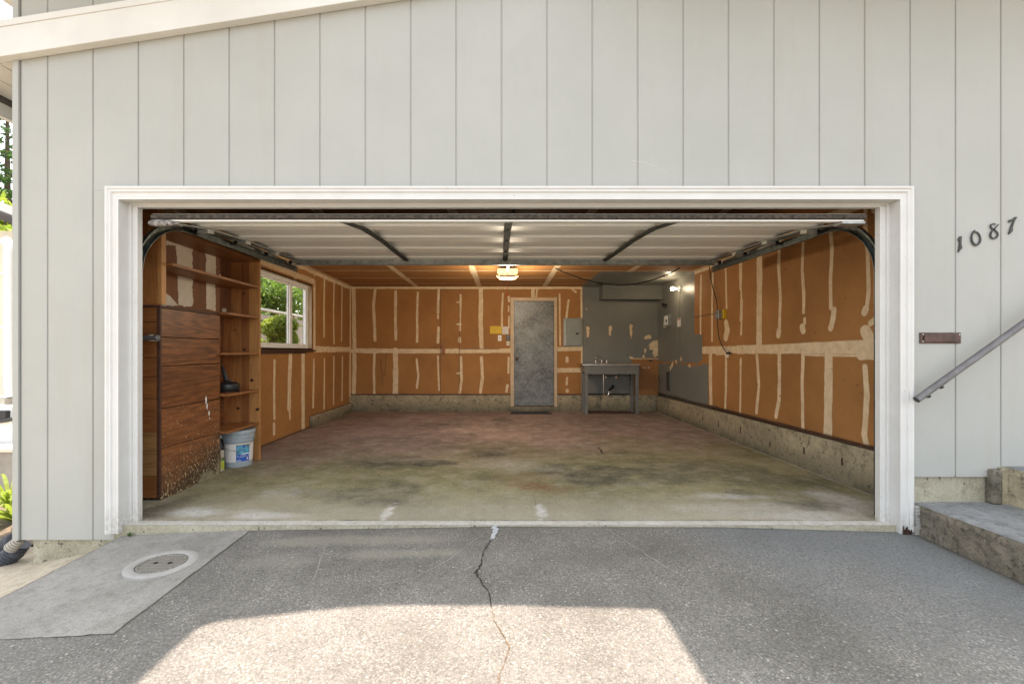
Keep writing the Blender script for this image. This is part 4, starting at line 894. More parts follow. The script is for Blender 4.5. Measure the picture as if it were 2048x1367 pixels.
for tr_, xx, s_ in ((t1, -2.455, -1), (t2, 2.57, 1)):
    m = local(GD); m.box(xx, xx+.004*s_, 4.9, 4.93, 2.16, ZC-.003); m.box(xx+.005*s_, xx+.008*s_, 3.5, 5.55, 2.165, 2.20); m.build('track_hanger', M_GALV, tr_)
# bottom seal debris (rust flecks) left to material
# opener
OP = thing('garage_door_opener', 'ceiling hung garage door opener with a lit amber lens', 'door opener', (.115, 6.6, 2.2))
oy = 6.6; c0 = P(1015, 545, oy); 
m = local(OP); m.box(c0.x-.10, c0.x+.10, oy+.10, oy+.42, 2.235, 2.36); m.build('motor_housing', M_PANEL, OP, bevel=.015)
def oct_(y, z0, z1, w0, w1): pass
m = local(OP); z1, z0 = 2.345, 2.245
m.prism([(c0.x-.145, oy, z1), (c0.x+.145, oy, z1), (c0.x+.150, oy, z0+.045), (c0.x+.115, oy, z0), (c0.x-.115, oy, z0), (c0.x-.150, oy, z0+.045)], (0, .09, 0)); m.build('lens', M_LENS, OP, bevel=.006)
m = local(OP); m.box(c0.x-.11, c0.x+.11, oy-.004, oy+.095, 2.228, 2.2445); m.build('chassis', mat('opener_brown', (.10, .05, .035), .5), OP)
m = local(OP); m.prism([(c0.x-.155, oy, 2.238), (c0.x-.115, oy, 2.203), (c0.x+.115, oy, 2.203), (c0.x+.155, oy, 2.238), (c0.x+.145, oy, 2.24), (c0.x+.108, oy, 2.226), (c0.x-.108, oy, 2.226), (c0.x-.145, oy, 2.24)], (0, .09, 0)); m.build('lower_lens', M_LENS, OP)
m = local(OP); m.box(c0.x-.014, c0.x+.014, 3.3, oy+.10, 2.295, 2.325); m.build('rail', M_GALV, OP)
m = local(OP); m.box(c0.x-.13, c0.x-.11, oy+.15, oy+.17, 2.36, ZC-.002); m.build('hanger', M_GALV, OP); m = local(OP); m.box(c0.x+.11, c0.x+.13, oy+.15, oy+.17, 2.36, ZC-.002); m.build('hanger', M_GALV, OP)
m = local(OP); m.box(c0.x-.02, c0.x+.02, 5.45, 5.55, 2.24, 2.295); m.tube([(c0.x, 5.5, 2.24), (.075, 5.36, 2.16)], .008, 8); m.build('trolley', M_GALV, OP)
ld = bpy.data.lights.new('opener_light', 'POINT'); ld.energy = OPENER_W; ld.color = (1, .83, .62); ld.shadow_soft_size = .12
lo = bpy.data.objects.new('opener_lamp', ld); COL.objects.link(lo); lo.parent = OP; lo.location = Vector((c0.x, oy+.05, 2.05))-Vector(OP.location)
RC = thing('release_cord', 'thin red emergency release cord with a small handle hanging below the opener', 'pull cord', (.1, 5.5, 2.0))
m = local(RC); q0 = P(1014.5, 527, 5.5); q1 = P(1014.5, 590, 5.5); m.tube([q0+Vector((0, 0, .06)), q0, q1], .0028, 6); m.build('cord', M_RED, RC)
m = local(RC); m.tube([q1+Vector((-.018, 0, -.004)), q1+Vector((.018, 0, -.004))], .007, 8); m.build('handle', M_RED, RC)

# bulb on the right wall
fx = PX(1360, 577, XR)
LB = thing('bulb_socket_light', 'bare lit bulb in a white ceramic socket on the grey painted right wall', 'wall light', fx)
m = local(LB); m.lathe([(0, -.045), (.022, -.045), (.024, -.03), (.05, -.018), (.055, -.006), (.055, 0)], (XR-.001, fx.y, fx.z), 'x', 24); m.build('socket', M_WPLAS, LB, smooth=True)
bcx = XR-.125
m = local(LB); m.lathe([(0, -.035), (.018, -.031), (.030, -.015), (.033, .0), (.030, .016), (.018, .040), (.013, .058), (.013, .078)], (bcx, fx.y, fx.z), 'x', 20); m.build('bulb', M_BULB, LB, smooth=True)
ld = bpy.data.lights.new('bulb_light', 'POINT'); ld.energy = BULB_W; ld.color = (1, .78, .50); ld.shadow_soft_size = .035
lo = bpy.data.objects.new('bulb_lamp', ld); COL.objects.link(lo); lo.parent = LB; lo.location = Vector((bcx-.05, fx.y, fx.z))-Vector(LB.location)
m = local(LB); m.tube([(XR-.004, fx.y, fx.z-.05), (XR-.004, fx.y+.01, 1.2)], .003, 6); m.build('wire', M_GREYP, LB)

# things fixed to the right wall
def rbox(px0, px1, py0, py1, d, x=XR):
    ya, yb = x*FP/(px0-CX), x*FP/(px1-CX); ym = (ya+yb)/2; z1 = H-(py0-CY)*ym/FP; z0 = H-(py1-CY)*ym/FP; return (x-d, x-.0015, yb, ya, z0, z1)
t = thing('horn_speaker', 'small black cone shaped horn high on the grey right wall', 'horn', PX(1334, 611, XR))
p = PX(1334, 611, XR); m = local(t); m.lathe([(.045, -.03), (.038, -.028), (.02, .02), (.012, .05), (0, .052)][::-1], (XR-.05, p.y, p.z+.01), 'x', 18); m.tube([(XR-.02, p.y, p.z), (XR-.05, p.y, p.z-.06)], [.02, .008], 8); m.build('horn', M_BLACK, t, smooth=True)
b = rbox(1333.5, 1343.5, 629, 652, .05); t = thing('thermostat_box', 'open white and steel utility box below the black horn on the grey wall', 'utility box', (b[0], b[2], b[4]))
m = local(t); m.box(*b); m.build('box', M_GALV, t, bevel=.003)
m = local(t); m.box(b[0]-.008, b[0]-.0005, b[2]+.05, b[3]-.02, b[4]+.02, b[5]-.02); m.build('cover', M_WPLAS, t, bevel=.003)
m = local(t); m.box(b[0]-.02, b[0]-.0085, b[2]+.08, b[2]+.11, b[4]+.07, b[4]+.12); m.build('switch_arm', M_BLACK, t)
m = local(t); m.box(b[0]+.0, b[1], b[3]+.002, b[3]+.03, b[4]-.02, b[4]+.08); m.build('side_tag', M_IVORY, t)
b = rbox(1355, 1361.5, 636, 653, .004); t = thing('white_notice', 'small white printed label with a red heading on the grey right wall under the bulb', 'notice', (b[0], b[2], b[4]))
m = local(t); m.box(*b); m.build('sheet', M_PAPER, t); m = local(t); m.box(b[0]-.001, b[0]-.0002, b[2]+.01, b[3]-.01, b[5]-.03, b[5]-.01); m.build('heading', mat('red_print', (.45, .08, .05)), t)
b = rbox(1334, 1341, 744, 780, .012); t = thing('wall_vent', 'narrow dark louvred vent low on the grey right wall near the work table', 'vent', (b[0], b[2], b[4]))
m = local(t); m.box(*b); m.build('opening', mat('vent_dark', (.02, .025, .022), .5), t)
m = local(t); m.box(b[0]-.006, b[1], b[3], b[3]+.02, b[4]-.015, b[5]+.015); m.box(b[0]-.006, b[1], b[2]-.012, b[2], b[4]-.015, b[5]+.015); m.box(b[0]-.006, b[1], b[2]+.0005, b[3]-.0005, b[5], b[5]+.015); m.box(b[0]-.006, b[1], b[2]+.0005, b[3]-.0005, b[4]-.015, b[4])
for i in range(9): zz = b[4]+.02+i*(b[5]-b[4]-.03)/9; m.box(b[0]-.004, b[0]-.0005, b[2]+.001, b[3]-.001, zz, zz+.008)
m.build('louvre_frame', M_GREYP, t)
# receptacle box
t = thing('junction_box', 'grey metal receptacle box with a yellow edged cover standing proud of the orange right wall', 'junction box', (2.95, 6.23, 1.6))
zt_, zb_ = H-(620-CY)*6.23/FP, H-(637-CY)*6.23/FP
m = local(t); m.box(2.955, XR-.001, 6.23, 6.34, zb_, zt_); m.build('box', M_GALV, t, bevel=.004)
m = local(t); m.box(XR-.045, XR-.001, 6.195, 6.229, zb_-.005, zt_+.01); m.build('cover', M_YEL, t, bevel=.002)
m = local(t); m.lathe([(0, -.003), (.014, -.003), (.014, 0)], (3.02, 6.2295, (zt_+zb_)/2+.01), 'y', 12); m.build('knockout', M_RED, t)
b = rbox(1453, 1458, 699, 715, .012); t = thing('wall_outlet', 'ivory wall outlet on the right wall with a black cord plugged in', 'outlet', (b[0], b[2], b[4]))
m = local(t); m.box(*b); m.build('plate', M_IVORY, t, bevel=.003); m = local(t)
for zz in (.3, .68): z_ = b[4]+(b[5]-b[4])*zz; m.box(b[0]-.003, b[0]-.0002, (b[2]+b[3])/2-.016, (b[2]+b[3])/2+.016, z_-.013, z_+.013)
m.build('receptacle', M_IVORY, t)
t = thing('extension_cord', 'black cord hanging down the right wall from the door track to the ivory outlet', 'cord', PX(1455, 706, 3.0))
m = local(t); q = [PX(a, b, 3.0) for a, b in ((1418, 526), (1420, 545), (1421, 556), (1427, 580), (1433, 600), (1435, 620), (1435, 650), (1438, 676), (1445, 693), (1452, 703), (1455, 706))]; m.tube(q, .0065, 8); m.build('cable', M_BLACK, t, smooth=True)
m = local(t); e = q[-1]; m.box(e.x-.015, XR-.014, e.y-.015, e.y+.015, e.z-.014, e.z+.014); m.build('plug', M_BLACK, t, bevel=.003)
t = thing('overhead_cable', 'black cable sagging in a long curve below the ceiling before the grey alcove', 'cable', P(1200, 568, 6.9))
m = local(t); q = [P(a, b, 6.9) for a, b in ((1070, 512), (1085, 521), (1100, 531), (1130, 545), (1165, 558), (1200, 566), (1240, 570), (1270, 568), (1300, 561), (1335, 549), (1365, 533), (1385, 520), (1397, 512))]; q[0].z = q[-1].z = ZC-.003; m.tube(q, .009, 8); m.build('cable', M_BLACK, t, smooth=True)
m = local(t); m.tube([P(1193, 565.5, 6.9), P(1206, 568, 6.9)], .022, 10); m.build('connector', M_BLACK, t)

# things on the back wall
def bbox(px0, px1, py0, py1, d, yb=YB): a, b = P(px0, py0, yb), P(px1, py1, yb); return (a.x, b.x, yb-d, yb-.0015, b.z, a.z)
b = bbox(1126, 1163.5, 636, 692, .035); t = thing('electrical_panel', 'grey steel breaker panel mounted between the metal door and the grey painted wall', 'breaker panel', (b[0], b[2], b[4]))
m = local(t); m.box(*b); m.build('cabinet', M_PANEL, t, bevel=.004)
m = local(t); m.box(b[0]+.075, b[1]-.03, b[2]-.008, b[2]-.0005, b[4]+.02, b[5]-.02); cv = m.build('cover', M_PANEL, t, bevel=.003)
m = local(t); m.box(b[1]-.12, b[1]-.065, b[2]-.013, b[2]-.0085, (b[4]+b[5])/2-.045, (b[4]+b[5])/2-.012); m.build('latch', M_BLACK, cv)
m = local(t); m.box(b[0]+.012, b[0]+.05, b[2]-.003, b[2]-.0005, b[4]+.02, b[5]-.02); m.build('side_strip', M_ZINC, t)
def wallthing(nm, lab_, cat, px0, px1, py0, py1, d, mt, part, extra=None):
    b = bbox(px0, px1, py0, py1, d); t = thing(nm, lab_, cat, (b[0], b[2], b[4])); m = local(t); m.box(*b); m.build(part, mt, t, bevel=.0015)
    if extra: extra(t, b)
    return t
M_INK = mat('printed_ink', (.12, .08, .05), .6)
def prt(t, b, n=6, mt=M_INK, mg=.015):
    m = local(t); r = random.Random(int(b[0]*1000))
    for i in range(n):
        z = b[5]-mg-(b[5]-b[4]-2*mg)*i/n; xe = b[1]-mg-(b[1]-b[0])*r.uniform(0, .3); m.box(b[0]+mg, xe, b[2]-.0008, b[2]-.0002, z-.006, z-.002)
    m.build('print', mt, t)
wallthing('yellow_sign', 'yellow landscape card pinned to the brown back wall left of the metal door', 'sign', 980, 1003.5, 652, 667, .004, M_YEL, 'card', lambda t, b: prt(t, b, 3, mat('sign_ink', (.42, .26, .02), .6), .03))
wallthing('white_notice', 'pale printed safety notice beside the yellow card', 'notice', 1004.3, 1017, 653, 668, .004, M_PAPER, 'sheet', lambda t, b: prt(t, b, 6, mat('notice_ink', (.40, .28, .25), .6)))
def sw(t, b):
    m = local(t); cx = (b[0]+b[1])/2; cz = (b[4]+b[5])/2; m.box(cx-.006, cx+.006, b[2]-.012, b[2]-.0005, cz-.012, cz+.012); m.build('toggle', M_BLACK, t)
wallthing('light_switch', 'white light switch plate below the yellow card', 'light switch', 996, 1003, 670, 681.5, .008, M_WPLAS, 'plate', sw)
def oc(t, b):
    m = local(t); m.box(b[0]+.012, b[1]-.012, b[2]-.004, b[2]-.0005, b[5]-.045, b[5]-.015); m.box(b[0]+.012, b[1]-.012, b[2]-.004, b[2]-.0005, b[4]+.02, b[4]+.045); m.build('button', M_GREYP, t)
wallthing('opener_keypad', 'black garage opener wall control beside the door casing', 'wall control', 1012.5, 1020, 669, 680.5, .02, M_BLACK, 'housing', oc)
wallthing('small_switch', 'small ivory push switch under the black wall control', 'switch', 1013, 1019, 682, 690.5, .012, M_IVORY, 'plate', sw)
b = bbox(1263, 1316, 718, 790, .018); t = thing('particle_board_panel', 'reddish brown particle board panel on the back wall right of the sink table', 'board', (b[0], b[2], b[4]))
m = local(t); m.box(*b); m.build('board', M_OSB, t)
m = local(t); m.box(b[0]+.33, b[0]+.40, b[2]-.002, b[2]-.0003, b[5]-.045, b[5]-.02); m.build('hand_slot', M_BLACK, t)
m = local(t)
for px in (1286, 1291, 1297): m = local(t); p = P(px, 735, b[2]); m.box(p.x-.006, p.x+.006, b[2]-.002, b[2]-.0003, p.z-.012, p.z+.012); m.build('paint_fleck', M_PAPER, t)
m = local(t); m.box(b[0]-.01, b[1]+.01, b[2]+.004, b[3], b[5], b[5]+.02); m.build('top_edge', M_CASE, t)

# sink table
TY0, TY1 = 8.46, 8.845; TX0, TX1 = P(1170, 0, TY0).x, P(1277.5, 0, TY0).x; TZ = .925
TB = thing('sink_table', 'grey painted wooden table with a steel sink top against the back wall', 'table', (TX0, TY0, 0))
for xa_, ya_ in ((TX0, TY0), (TX1-.055, TY0), (TX0, TY1-.06), (TX1-.055, TY1-.06)):
    m = local(TB); m.box(xa_, xa_+.055, ya_, ya_+.05, 0, TZ-.04); m.build('leg', M_GREYP, TB, bevel=.003)
m = local(TB); m.box(TX0-.004, TX1+.004, TY0-.015, TY0-.0005, TZ-.185, TZ-.03); m.box(TX0-.012, TX0-.0005, TY0, TY1, TZ-.15, TZ-.03); m.box(TX1+.0005, TX1+.012, TY0, TY1, TZ-.15, TZ-.03); m.build('apron', M_GREYP, TB, bevel=.002)
m = local(TB); m.box(TX0-.05, TX1+.02, TY0-.03, TY1, TZ-.029, TZ); m.build('sink_top', M_STEEL, TB, bevel=.004)
m = local(TB); m.box(TX0+.15, TX0+.62, TY0+.04, TY1-.06, TZ-.20, TZ-.0295); m.build('basin', M_STEEL, TB, bevel=.02)
fcx = P(1203, 0, 8.78).x; FZ = TZ
m = local(TB); m.box(fcx-.16, fcx+.12, 8.76, 8.81, FZ, FZ+.012); m.tube([(fcx, 8.785, FZ+.012), (fcx, 8.785, FZ+.07), (fcx-.02, 8.78, FZ+.12), (fcx-.06, 8.76, FZ+.145), (fcx-.10, 8.74, FZ+.15), (fcx-.12, 8.73, FZ+.135), (fcx-.122, 8.73, FZ+.11)], .011, 10); fa = m.build('faucet', M_CHROME, TB, smooth=True)
for dx in (-.11, .10):
    m = local(TB); m.lathe([(.014, 0), (.014, .02), (.024, .028), (.024, .045), (0, .05)], (fcx+dx, 8.785, FZ+.012), seg=14); m.build('tap_handle', M_CHROME, fa, smooth=True)
m = local(TB); sx_ = P(1207, 0, 8.6).x; sz = lambda py: P(0, py, 8.6).z
pts = [(sx_, 8.6, sz(742)), (sx_, 8.6, sz(785))]
for k in range(1, 9): th = math.pi*k/8; pts.append((sx_+.05-.05*math.cos(th), 8.6, sz(785)-.05*math.sin(th)))
pts.append((sx_+.10, 8.6, sz(781))); m.tube(pts, .011, 12); m.build('sink_trap', M_CHROME, TB, smooth=True)
m = local(TB); m.tube([(sx_+.10, 8.6, sz(781)), (sx_+.12, 8.62, sz(779)), (sx_+.2, 8.75, sz(777)), (sx_+.24, 8.89, sz(775))], [.02, .022, .022, .035], 12); m.build('waste_pipe', M_IRON, TB, smooth=True)
for px in (1211, 1232):
    m = local(TB); p = P(px, 754, 8.8); m.tube([(p.x, 8.80, p.z), (p.x, 8.89, p.z)], .012, 10); m.lathe([(0, -.02), (.022, -.02), (.022, 0), (0, 0)], (p.x, 8.80, p.z), 'y', 12); m.tube([(p.x-.02, 8.8, p.z+.02), (p.x-.09, 8.74, p.z+.06)], .006, 8); m.build('stop_valve', M_CHROME, TB, smooth=True)
t = thing('black_shelf_rail', 'dark rail running low along the back wall behind the sink table', 'rail', (TX0, 8.8, .3)); m = local(t); m.box(TX0+.06, P(1263, 0, 8.85).x, 8.845, 8.859, .318, .352); m.build('rail', M_IRON, t)
t = thing('floor_board', 'dark brown board lying on the floor under the sink table', 'board', (TX0+.1, 8.55, 0)); m = local(t); a = PZ(1188, 825); m.prism([(TX0+.08, 8.80, .0), (TX0+.15, 8.53, .0), (TX1-.06, 8.53, .0), (TX1-.08, 8.80, .0)], (0, 0, .022)); m.build('board', M_DKW, t)
t = thing('doormat', 'thin black rubber doormat on the garage floor before the metal door', 'doormat', (.2, 8.5, 0)); m = local(t)
m.prism([(.195, 8.50, .001), (.965, 8.50, .001), (.89, 8.80, .001), (.22, 8.80, .001)], (0, 0, .014)); mt_ = m.build('mat', M_RUB if False else mat('mat_rubber', (.012, .016, .02), .6), t, bevel=.004)
m = local(t)
for i in range(8): m.box(.23, .90, 8.52+i*.033, 8.53+i*.033, .0155, .0185)
m.build('ribs', M_BLACK, t)

# ------------------------------------------------------------------ outside things
# house numbers
Zs = 13.838
def npt(x, y, yy): return P(1900+x/Zs, 420+y/Zs, yy)
yn = Y0-.009
def digit_poly(pts, lab_):
    t = thing('house_number', lab_, 'house number', npt(pts[0][0], pts[0][1], yn), 'house number digits'); m = local(t); m.prism([npt(a, b, yn) for a, b in pts], (0, .005, 0)); m.build('digit', M_IRON, t); return t
def digit_stroke(st, lab_):
    t = thing('house_number', lab_, 'house number', npt(st[0][0], st[0][1], yn), 'house number digits'); vs = []
    # smooth resample
    pts = []
    for i in range(len(st)-1):
        p0, p1, p2, p3 = st[max(i-1, 0)], st[i], st[i+1], st[min(i+2, len(st)-1)]
        for k in range(4):
            u_ = k/4; pts.append(tuple(.5*((2*b)+(-a+c)*u_+(2*a-5*b+4*c-d_)*u_*u_+(-a+3*b-3*c+d_)*u_**3) for a, b, c, d_ in zip(p0, p1, p2, p3)))
    pts.append(st[-1]); n = len(pts)
    for i, (x_, y_, w_) in enumerate(pts):
        a, b = pts[max(i-1, 0)], pts[min(i+1, n-1)]; dx, dy = b[0]-a[0], b[1]-a[1]; L = math.hypot(dx, dy)+1e-6; nx, ny = -dy/L*w_*.37, dx/L*w_*.37
        vs += [npt(x_+nx, y_+ny, yn), npt(x_-nx, y_-ny, yn), npt(x_-nx, y_-ny, yn)+Vector((0, .005, 0)), npt(x_+nx, y_+ny, yn)+Vector((0, .005, 0))]
    m = local(t); m.add(vs, [(4*i+q, 4*i+(q+1) % 4, 4*(i+1)+(q+1) % 4, 4*(i+1)+q) for i in range(n-1) for q in range(4)]+[(0, 1, 2, 3), (4*n-1, 4*n-2, 4*n-3, 4*n-4)]); m.build('digit', M_IRON, t)
digit_poly([(335, 716), (275, 728), (226, 832), (240, 848), (270, 824), (262, 1010), (226, 1168), (252, 1163), (292, 1098), (348, 1056), (322, 960), (324, 830)], 'dark metal digit 1, lowest and leftmost of the house number')
digit_stroke([(706, 545, 18), (655, 610, 50), (618, 700, 55), (612, 800, 60), (640, 890, 65), (690, 952, 72), (742, 966, 72), (805, 925, 62), (848, 855, 56), (850, 770, 50), (820, 680, 48), (770, 622, 48), (712, 600, 48), (662, 612, 40)], 'dark metal digit 0 of the house number on the grey siding')
digit_stroke([(1360, 388, 18), (1300, 455, 28), (1235, 522, 42), (1170, 590, 50), (1135, 670, 55), (1152, 748, 55), (1215, 783, 55), (1290, 760, 55), (1333, 690, 50), (1318, 620, 48), (1260, 560, 48), (1190, 520, 48), (1142, 460, 45), (1152, 402, 48), (1210, 382, 44), (1272, 388, 40)], 'dark metal digit 8 of the house number')
digit_poly([(1848, 183), (1808, 188), (1740, 250), (1650, 268), (1638, 342), (1662, 337), (1768, 292), (1700, 430), (1662, 550), (1628, 668), (1658, 662), (1748, 572), (1742, 480), (1800, 300), (1862, 205)], 'dark metal digit 7, highest and rightmost of the house number')
# mail slot
a, b = P(1841, 664.5, Y0-.01), P(1923, 686.5, Y0-.01)
t = thing('mail_slot', 'brown bronze mail slot plate on the siding right of the garage opening', 'mail slot', (a.x, Y0, b.z))
m = local(t); m.box(a.x, b.x, Y0-.008, Y0-.0005, b.z, a.z); m.build('plate', M_BRONZE, t, bevel=.003)
m = local(t); m.box(a.x+.022, b.x-.03, Y0-.016, Y0-.0085, b.z+.010, a.z-.012); m.build('flap', M_BRONZE, t, bevel=.004)
for xx, zz in ((a.x+.018, a.z-.014), (a.x+.018, b.z+.014), (b.x-.012, a.z-.014)): m = local(t); m.lathe([(0, -.004), (.005, -.003), (.006, 0)], (xx, Y0-.008, zz), 'y', 10); m.build('screw', M_ZINC, t)
# handrail
t = thing('stair_handrail', 'weathered grey pipe handrail climbing the siding above the concrete steps', 'handrail', P(1833, 799, 2.97))
yh = 2.97; a, b = P(1833, 799, yh), P(2048, 646, yh); d = (b-a); e = a+d*2.2
m = local(t); m.tube([a, a.lerp(b, .5), b, e], .0215, 18); m.build('rail', M_RAILP, t, smooth=True)
m = local(t); m.tube([a-d.normalized()*.0005, a-d.normalized()*.002], .0195, 18); m.build('end_hole', M_BLACK, t)
for s_ in (.10, .22, 1.75):
    m = local(t); p = a+d*s_; q = p+Vector((.012, 0, -.03)); m.tube([p+Vector((0, 0, -.017)), q], [.012, .013], 10)
    if s_ != .22: m.tube([q, (q.x+.005, Y0+.0, q.z-.01)], .007, 8)
    m.build('bracket', M_IRON, t, smooth=True)
# steps
ST = thing('concrete_steps', 'weathered stained concrete steps at the right of the garage opening', 'steps', (2.74, Y0, -.05))
def rough_block(x0, x1, y0, y1, z0, z1, nm, mts, seed):
    m = local(ST); n = 40
    def rows(fn, nu, nv, mi):
        m.cur = mi; vs = [fn(i/nu, j/nv) for i in range(nu+1) for j in range(nv+1)]
        m.add(vs, [(i*(nv+1)+j, (i+1)*(nv+1)+j, (i+1)*(nv+1)+j+1, i*(nv+1)+j+1) for i in range(nu) for j in range(nv)])
    def jit(x, y, z): a = np.array([y*7.0]); b = np.array([z*9.0+x*5]); return float(vnoise(a, b, seed, 4)[0]-.5)*.018
    def ez(y): return z1-.012*abs(float(vnoise(np.array([y*9.]), np.array([seed*1.]), 5, 3)[0]-.5))
    rows(lambda u, v: (x0+jit(x0, y0+(y1-y0)*u, z0+(z1-z0)*v)*(1 if v < 1 else .3)+(.008 if v == 1 else 0), y0+(y1-y0)*u, z0+(ez(y0+(y1-y0)*u)-z0)*v), 60, 8, 0)
    rows(lambda u, v: (x1+(x0+.008-x1)*v+(jit(x0, y0+(y1-y0)*u, z1)*.3 if v == 1 else 0), y0+(y1-y0)*u, ez(y0+(y1-y0)*u) if v == 1 else z1), 60, 4, 1)
    m.cur = 0; m.add([(x0, y0, z0), (x1, y0, z0), (x1, y0, z1), (x0, y0, z1)], [(0, 1, 2, 3)])
    m.add([(x1, y0, z0), (x1, y1, z0), (x1, y1, z1), (x1, y0, z1)], [(0, 1, 2, 3)])
    return m.build(nm, mts, ST)
rough_block(2.742, 3.37, 1.85, Y0+.018, -.12, .147, 'lower_step', [M_STEP, M_STEPTOP], 1)
rough_block(3.345, 4.3, 1.85, Y0-.003, .12, .386, 'upper_step', [M_CURB, M_STEPTOP], 2)
m = local(ST); m.box(3.235, 3.30, Y0-.04, Y0+.015, .147, .375); m.build('broken_end', M_STEP, ST, bevel=.012)
m = local(ST); m.box(3.30, 3.352, Y0-.03, Y0+.012, .146, .384); m.build('mortar_patch', M_CURB, ST, bevel=.004)
m = local(ST); r = random.Random(8)
for i in range(10):
    yy = Y0-.01-i*.0; z_ = -.05+i*.019; m.box(2.722+r.uniform(-.004, .004), 2.748, Y0-.05+r.uniform(-.006, .006), Y0+.015, z_, z_+.0185)
m.build('mortar_patch', M_RING, ST, bevel=.004)
# manhole / valve cover
mc = PZ(324, 1136, -.075); mz = gzs(mc.x, mc.y)+.007
MH = thing('access_cover', 'round checkered lid with two lift holes in a pale concrete ring on the driveway pad', 'manhole cover', (mc.x, mc.y, mz))
C3 = Vector((mc.x, mc.y, mz))
m = local(MH); m.lathe([(.176, -.01), (.176, .004), (.170, .007), (.129, .007), (.126, .005), (.126, -.012)], C3, seg=56); m.build('ring', M_RING, MH, smooth=True)
m = local(MH); m.lathe([(.1215, -.012), (.1215, .004), (.118, .006), (.110, .006), (.108, .003), (0, .003)], C3, seg=56); lid_ = m.build('lid', M_LID, MH, smooth=True)
for dx in (-.04, .043):
    m = local(MH); m.lathe([(.013, .0042), (0, .0043)], C3+Vector((dx, .004, 0)), seg=14); m.build('lift_hole', M_BLACK, lid_)
m = local(MH); m.lathe([(.1264, .0010), (.121, .0010)], C3, seg=56); m.build('gap', M_BLACK, MH)
# corrugated drain pipes
def corr(t, pts, R):
    P3 = []; rs = []; n = 0
    L = [Vector(p) for p in pts]; seg = []
    for i in range(len(L)-1):
        k = max(2, int((L[i+1]-L[i]).length/.005))
        for j in range(k): seg.append(L[i].lerp(L[i+1], j/k))
    for i, p in enumerate(seg): P3.append(p); rs.append(R*(1+.07*(1 if (i//2) % 2 else -1)))
    m = local(t); m.tube(P3, rs, 18); return m.build('pipe', M_BLKPIPE, t, smooth=True)
t = thing('corrugated_drain_pipe', 'black corrugated drain pipe, the upper of two, leaving the downspout adaptor', 'drain pipe', (-3.2, 3.2, -.2), 'corrugated drain pipes')
corr(t, [P(-70, 1125, 3.3), P(-20, 1108, 3.3), P(10, 1092, 3.28), P(34, 1078, 3.25)], .055)
t = thing('corrugated_drain_pipe', 'black corrugated drain pipe, the lower nearer one by the foundation corner', 'drain pipe', (-3.2, 3.1, -.2), 'corrugated drain pipes')
corr(t, [P(-70, 1150, 3.12), P(-20, 1135, 3.12), P(10, 1118, 3.13), P(30, 1102, 3.14), P(42, 1085, 3.15)], .055)
t = thing('downspout_adaptor', 'grey ribbed plastic adaptor between the downspout and the black pipes', 'pipe adaptor', P(34, 1085, 3.1)); m = local(t); a, b = P(22, 1095, 3.10), P(42, 1076, 3.10)
for i in range(5): q0 = Vector(a).lerp(b, i/5); q1 = Vector(a).lerp(b, (i+.8)/5); m.tube([q0, q1], .040-.002*i, 14)
m.build('adaptor', M_LOWW, t)
# weed at the casing foot
def blades(mb, c, n, h, spread, wd, r, lean=None):
    for i in range(n):
        a = r.uniform(0, 6.283); hh = h*r.uniform(.6, 1.1); out = spread*r.uniform(.4, 1.1); d = Vector((math.cos(a), math.sin(a), 0))
        if lean is not None: d = (d+Vector(lean)).normalized()
        s = Vector((-d.y, d.x, 0)); k = 7; vs = []
        for j in range(k+1):
            u_ = j/k; p = Vector(c)+d*out*u_+Vector((0, 0, hh*(u_*1.6-u_*u_*1.0))); w_ = wd*(1-u_**3)*(.5+u_ if u_ < .5 else 1)
            vs += [p-s*w_/2, p+Vector((0, 0, -.15*w_)), p+s*w_/2]
        mb.add(vs, [(3*j, 3*j+1, 3*j+4, 3*j+3) for j in range(k)]+[(3*j+1, 3*j+2, 3*j+5, 3*j+4) for j in range(k)])
t = thing('weed', 'tiny green weed at the foot of the left door casing', 'weed', (-2.44, 3.03, -.06)); m = local(t); blades(m, (-2.44, 3.035, -.065), 26, .03, .025, .008, random.Random(2)); m.build('leaves', M_LEAFD, t)
# strap leaved plants at the left
def strap(cx, cy, cz, lab_, seed, h=.45, sp=.4):
    t = thing('strap_leaf_plant', lab_, 'plant', (cx, cy, cz), 'strap leaved plants'); m = local(t); blades(m, (cx, cy, cz), 34, h, sp, .035, random.Random(seed)); m.build('leaves', M_LEAFL, t)
strap(-4.30, 4.05, -.27, 'bright green strap leaved plant in front of the low grey wall', 4); strap(-4.05, 3.85, -.27, 'low yellow green strap leaved plant nearest the black drain pipes', 6, .28, .45)
# low wall, neighbour house, downspout
t = thing('low_garden_wall', 'low grey stucco garden wall behind the strap leaved plants', 'wall', (-6, 4.7, -.3)); m = local(t); m.box(-9, -4.45, 4.65, 4.85, -.35, .14); m.build('wall', M_LOWW, t, bevel=.01)
m = local(t); m.box(-9, -4.43, 4.62, 4.88, .1405, .18); m.build('cap', M_NEIGH, t, bevel=.005)
NH = thing('neighbour_house', 'cream neighbouring house with a dark gutter seen past the left corner', 'house', (-8, 6, -.3))
m = local(NH); m.box(-14, -5.2, 6.0, 6.2, -.35, 2.72); m.build('wall', M_NEIGH, NH)
m = local(NH)
for z in (.55, 1.45, 2.15): m.box(-14, -5.2, 5.985, 5.9995, z, z+.03)
m.build('trim_band', M_WPLAS, NH)
g0, g1 = P(-260, 300, 5.6), P(60, 460, 5.9)
m = local(NH); q0, q1 = P(-300, 322, 4.9), P(60, 462, 5.95); dd = Vector((0, 0, .085)); m.prism([q0, q1, q1+dd, q0+dd], (0, .12, 0)); m.build('gutter', M_GUT, NH)
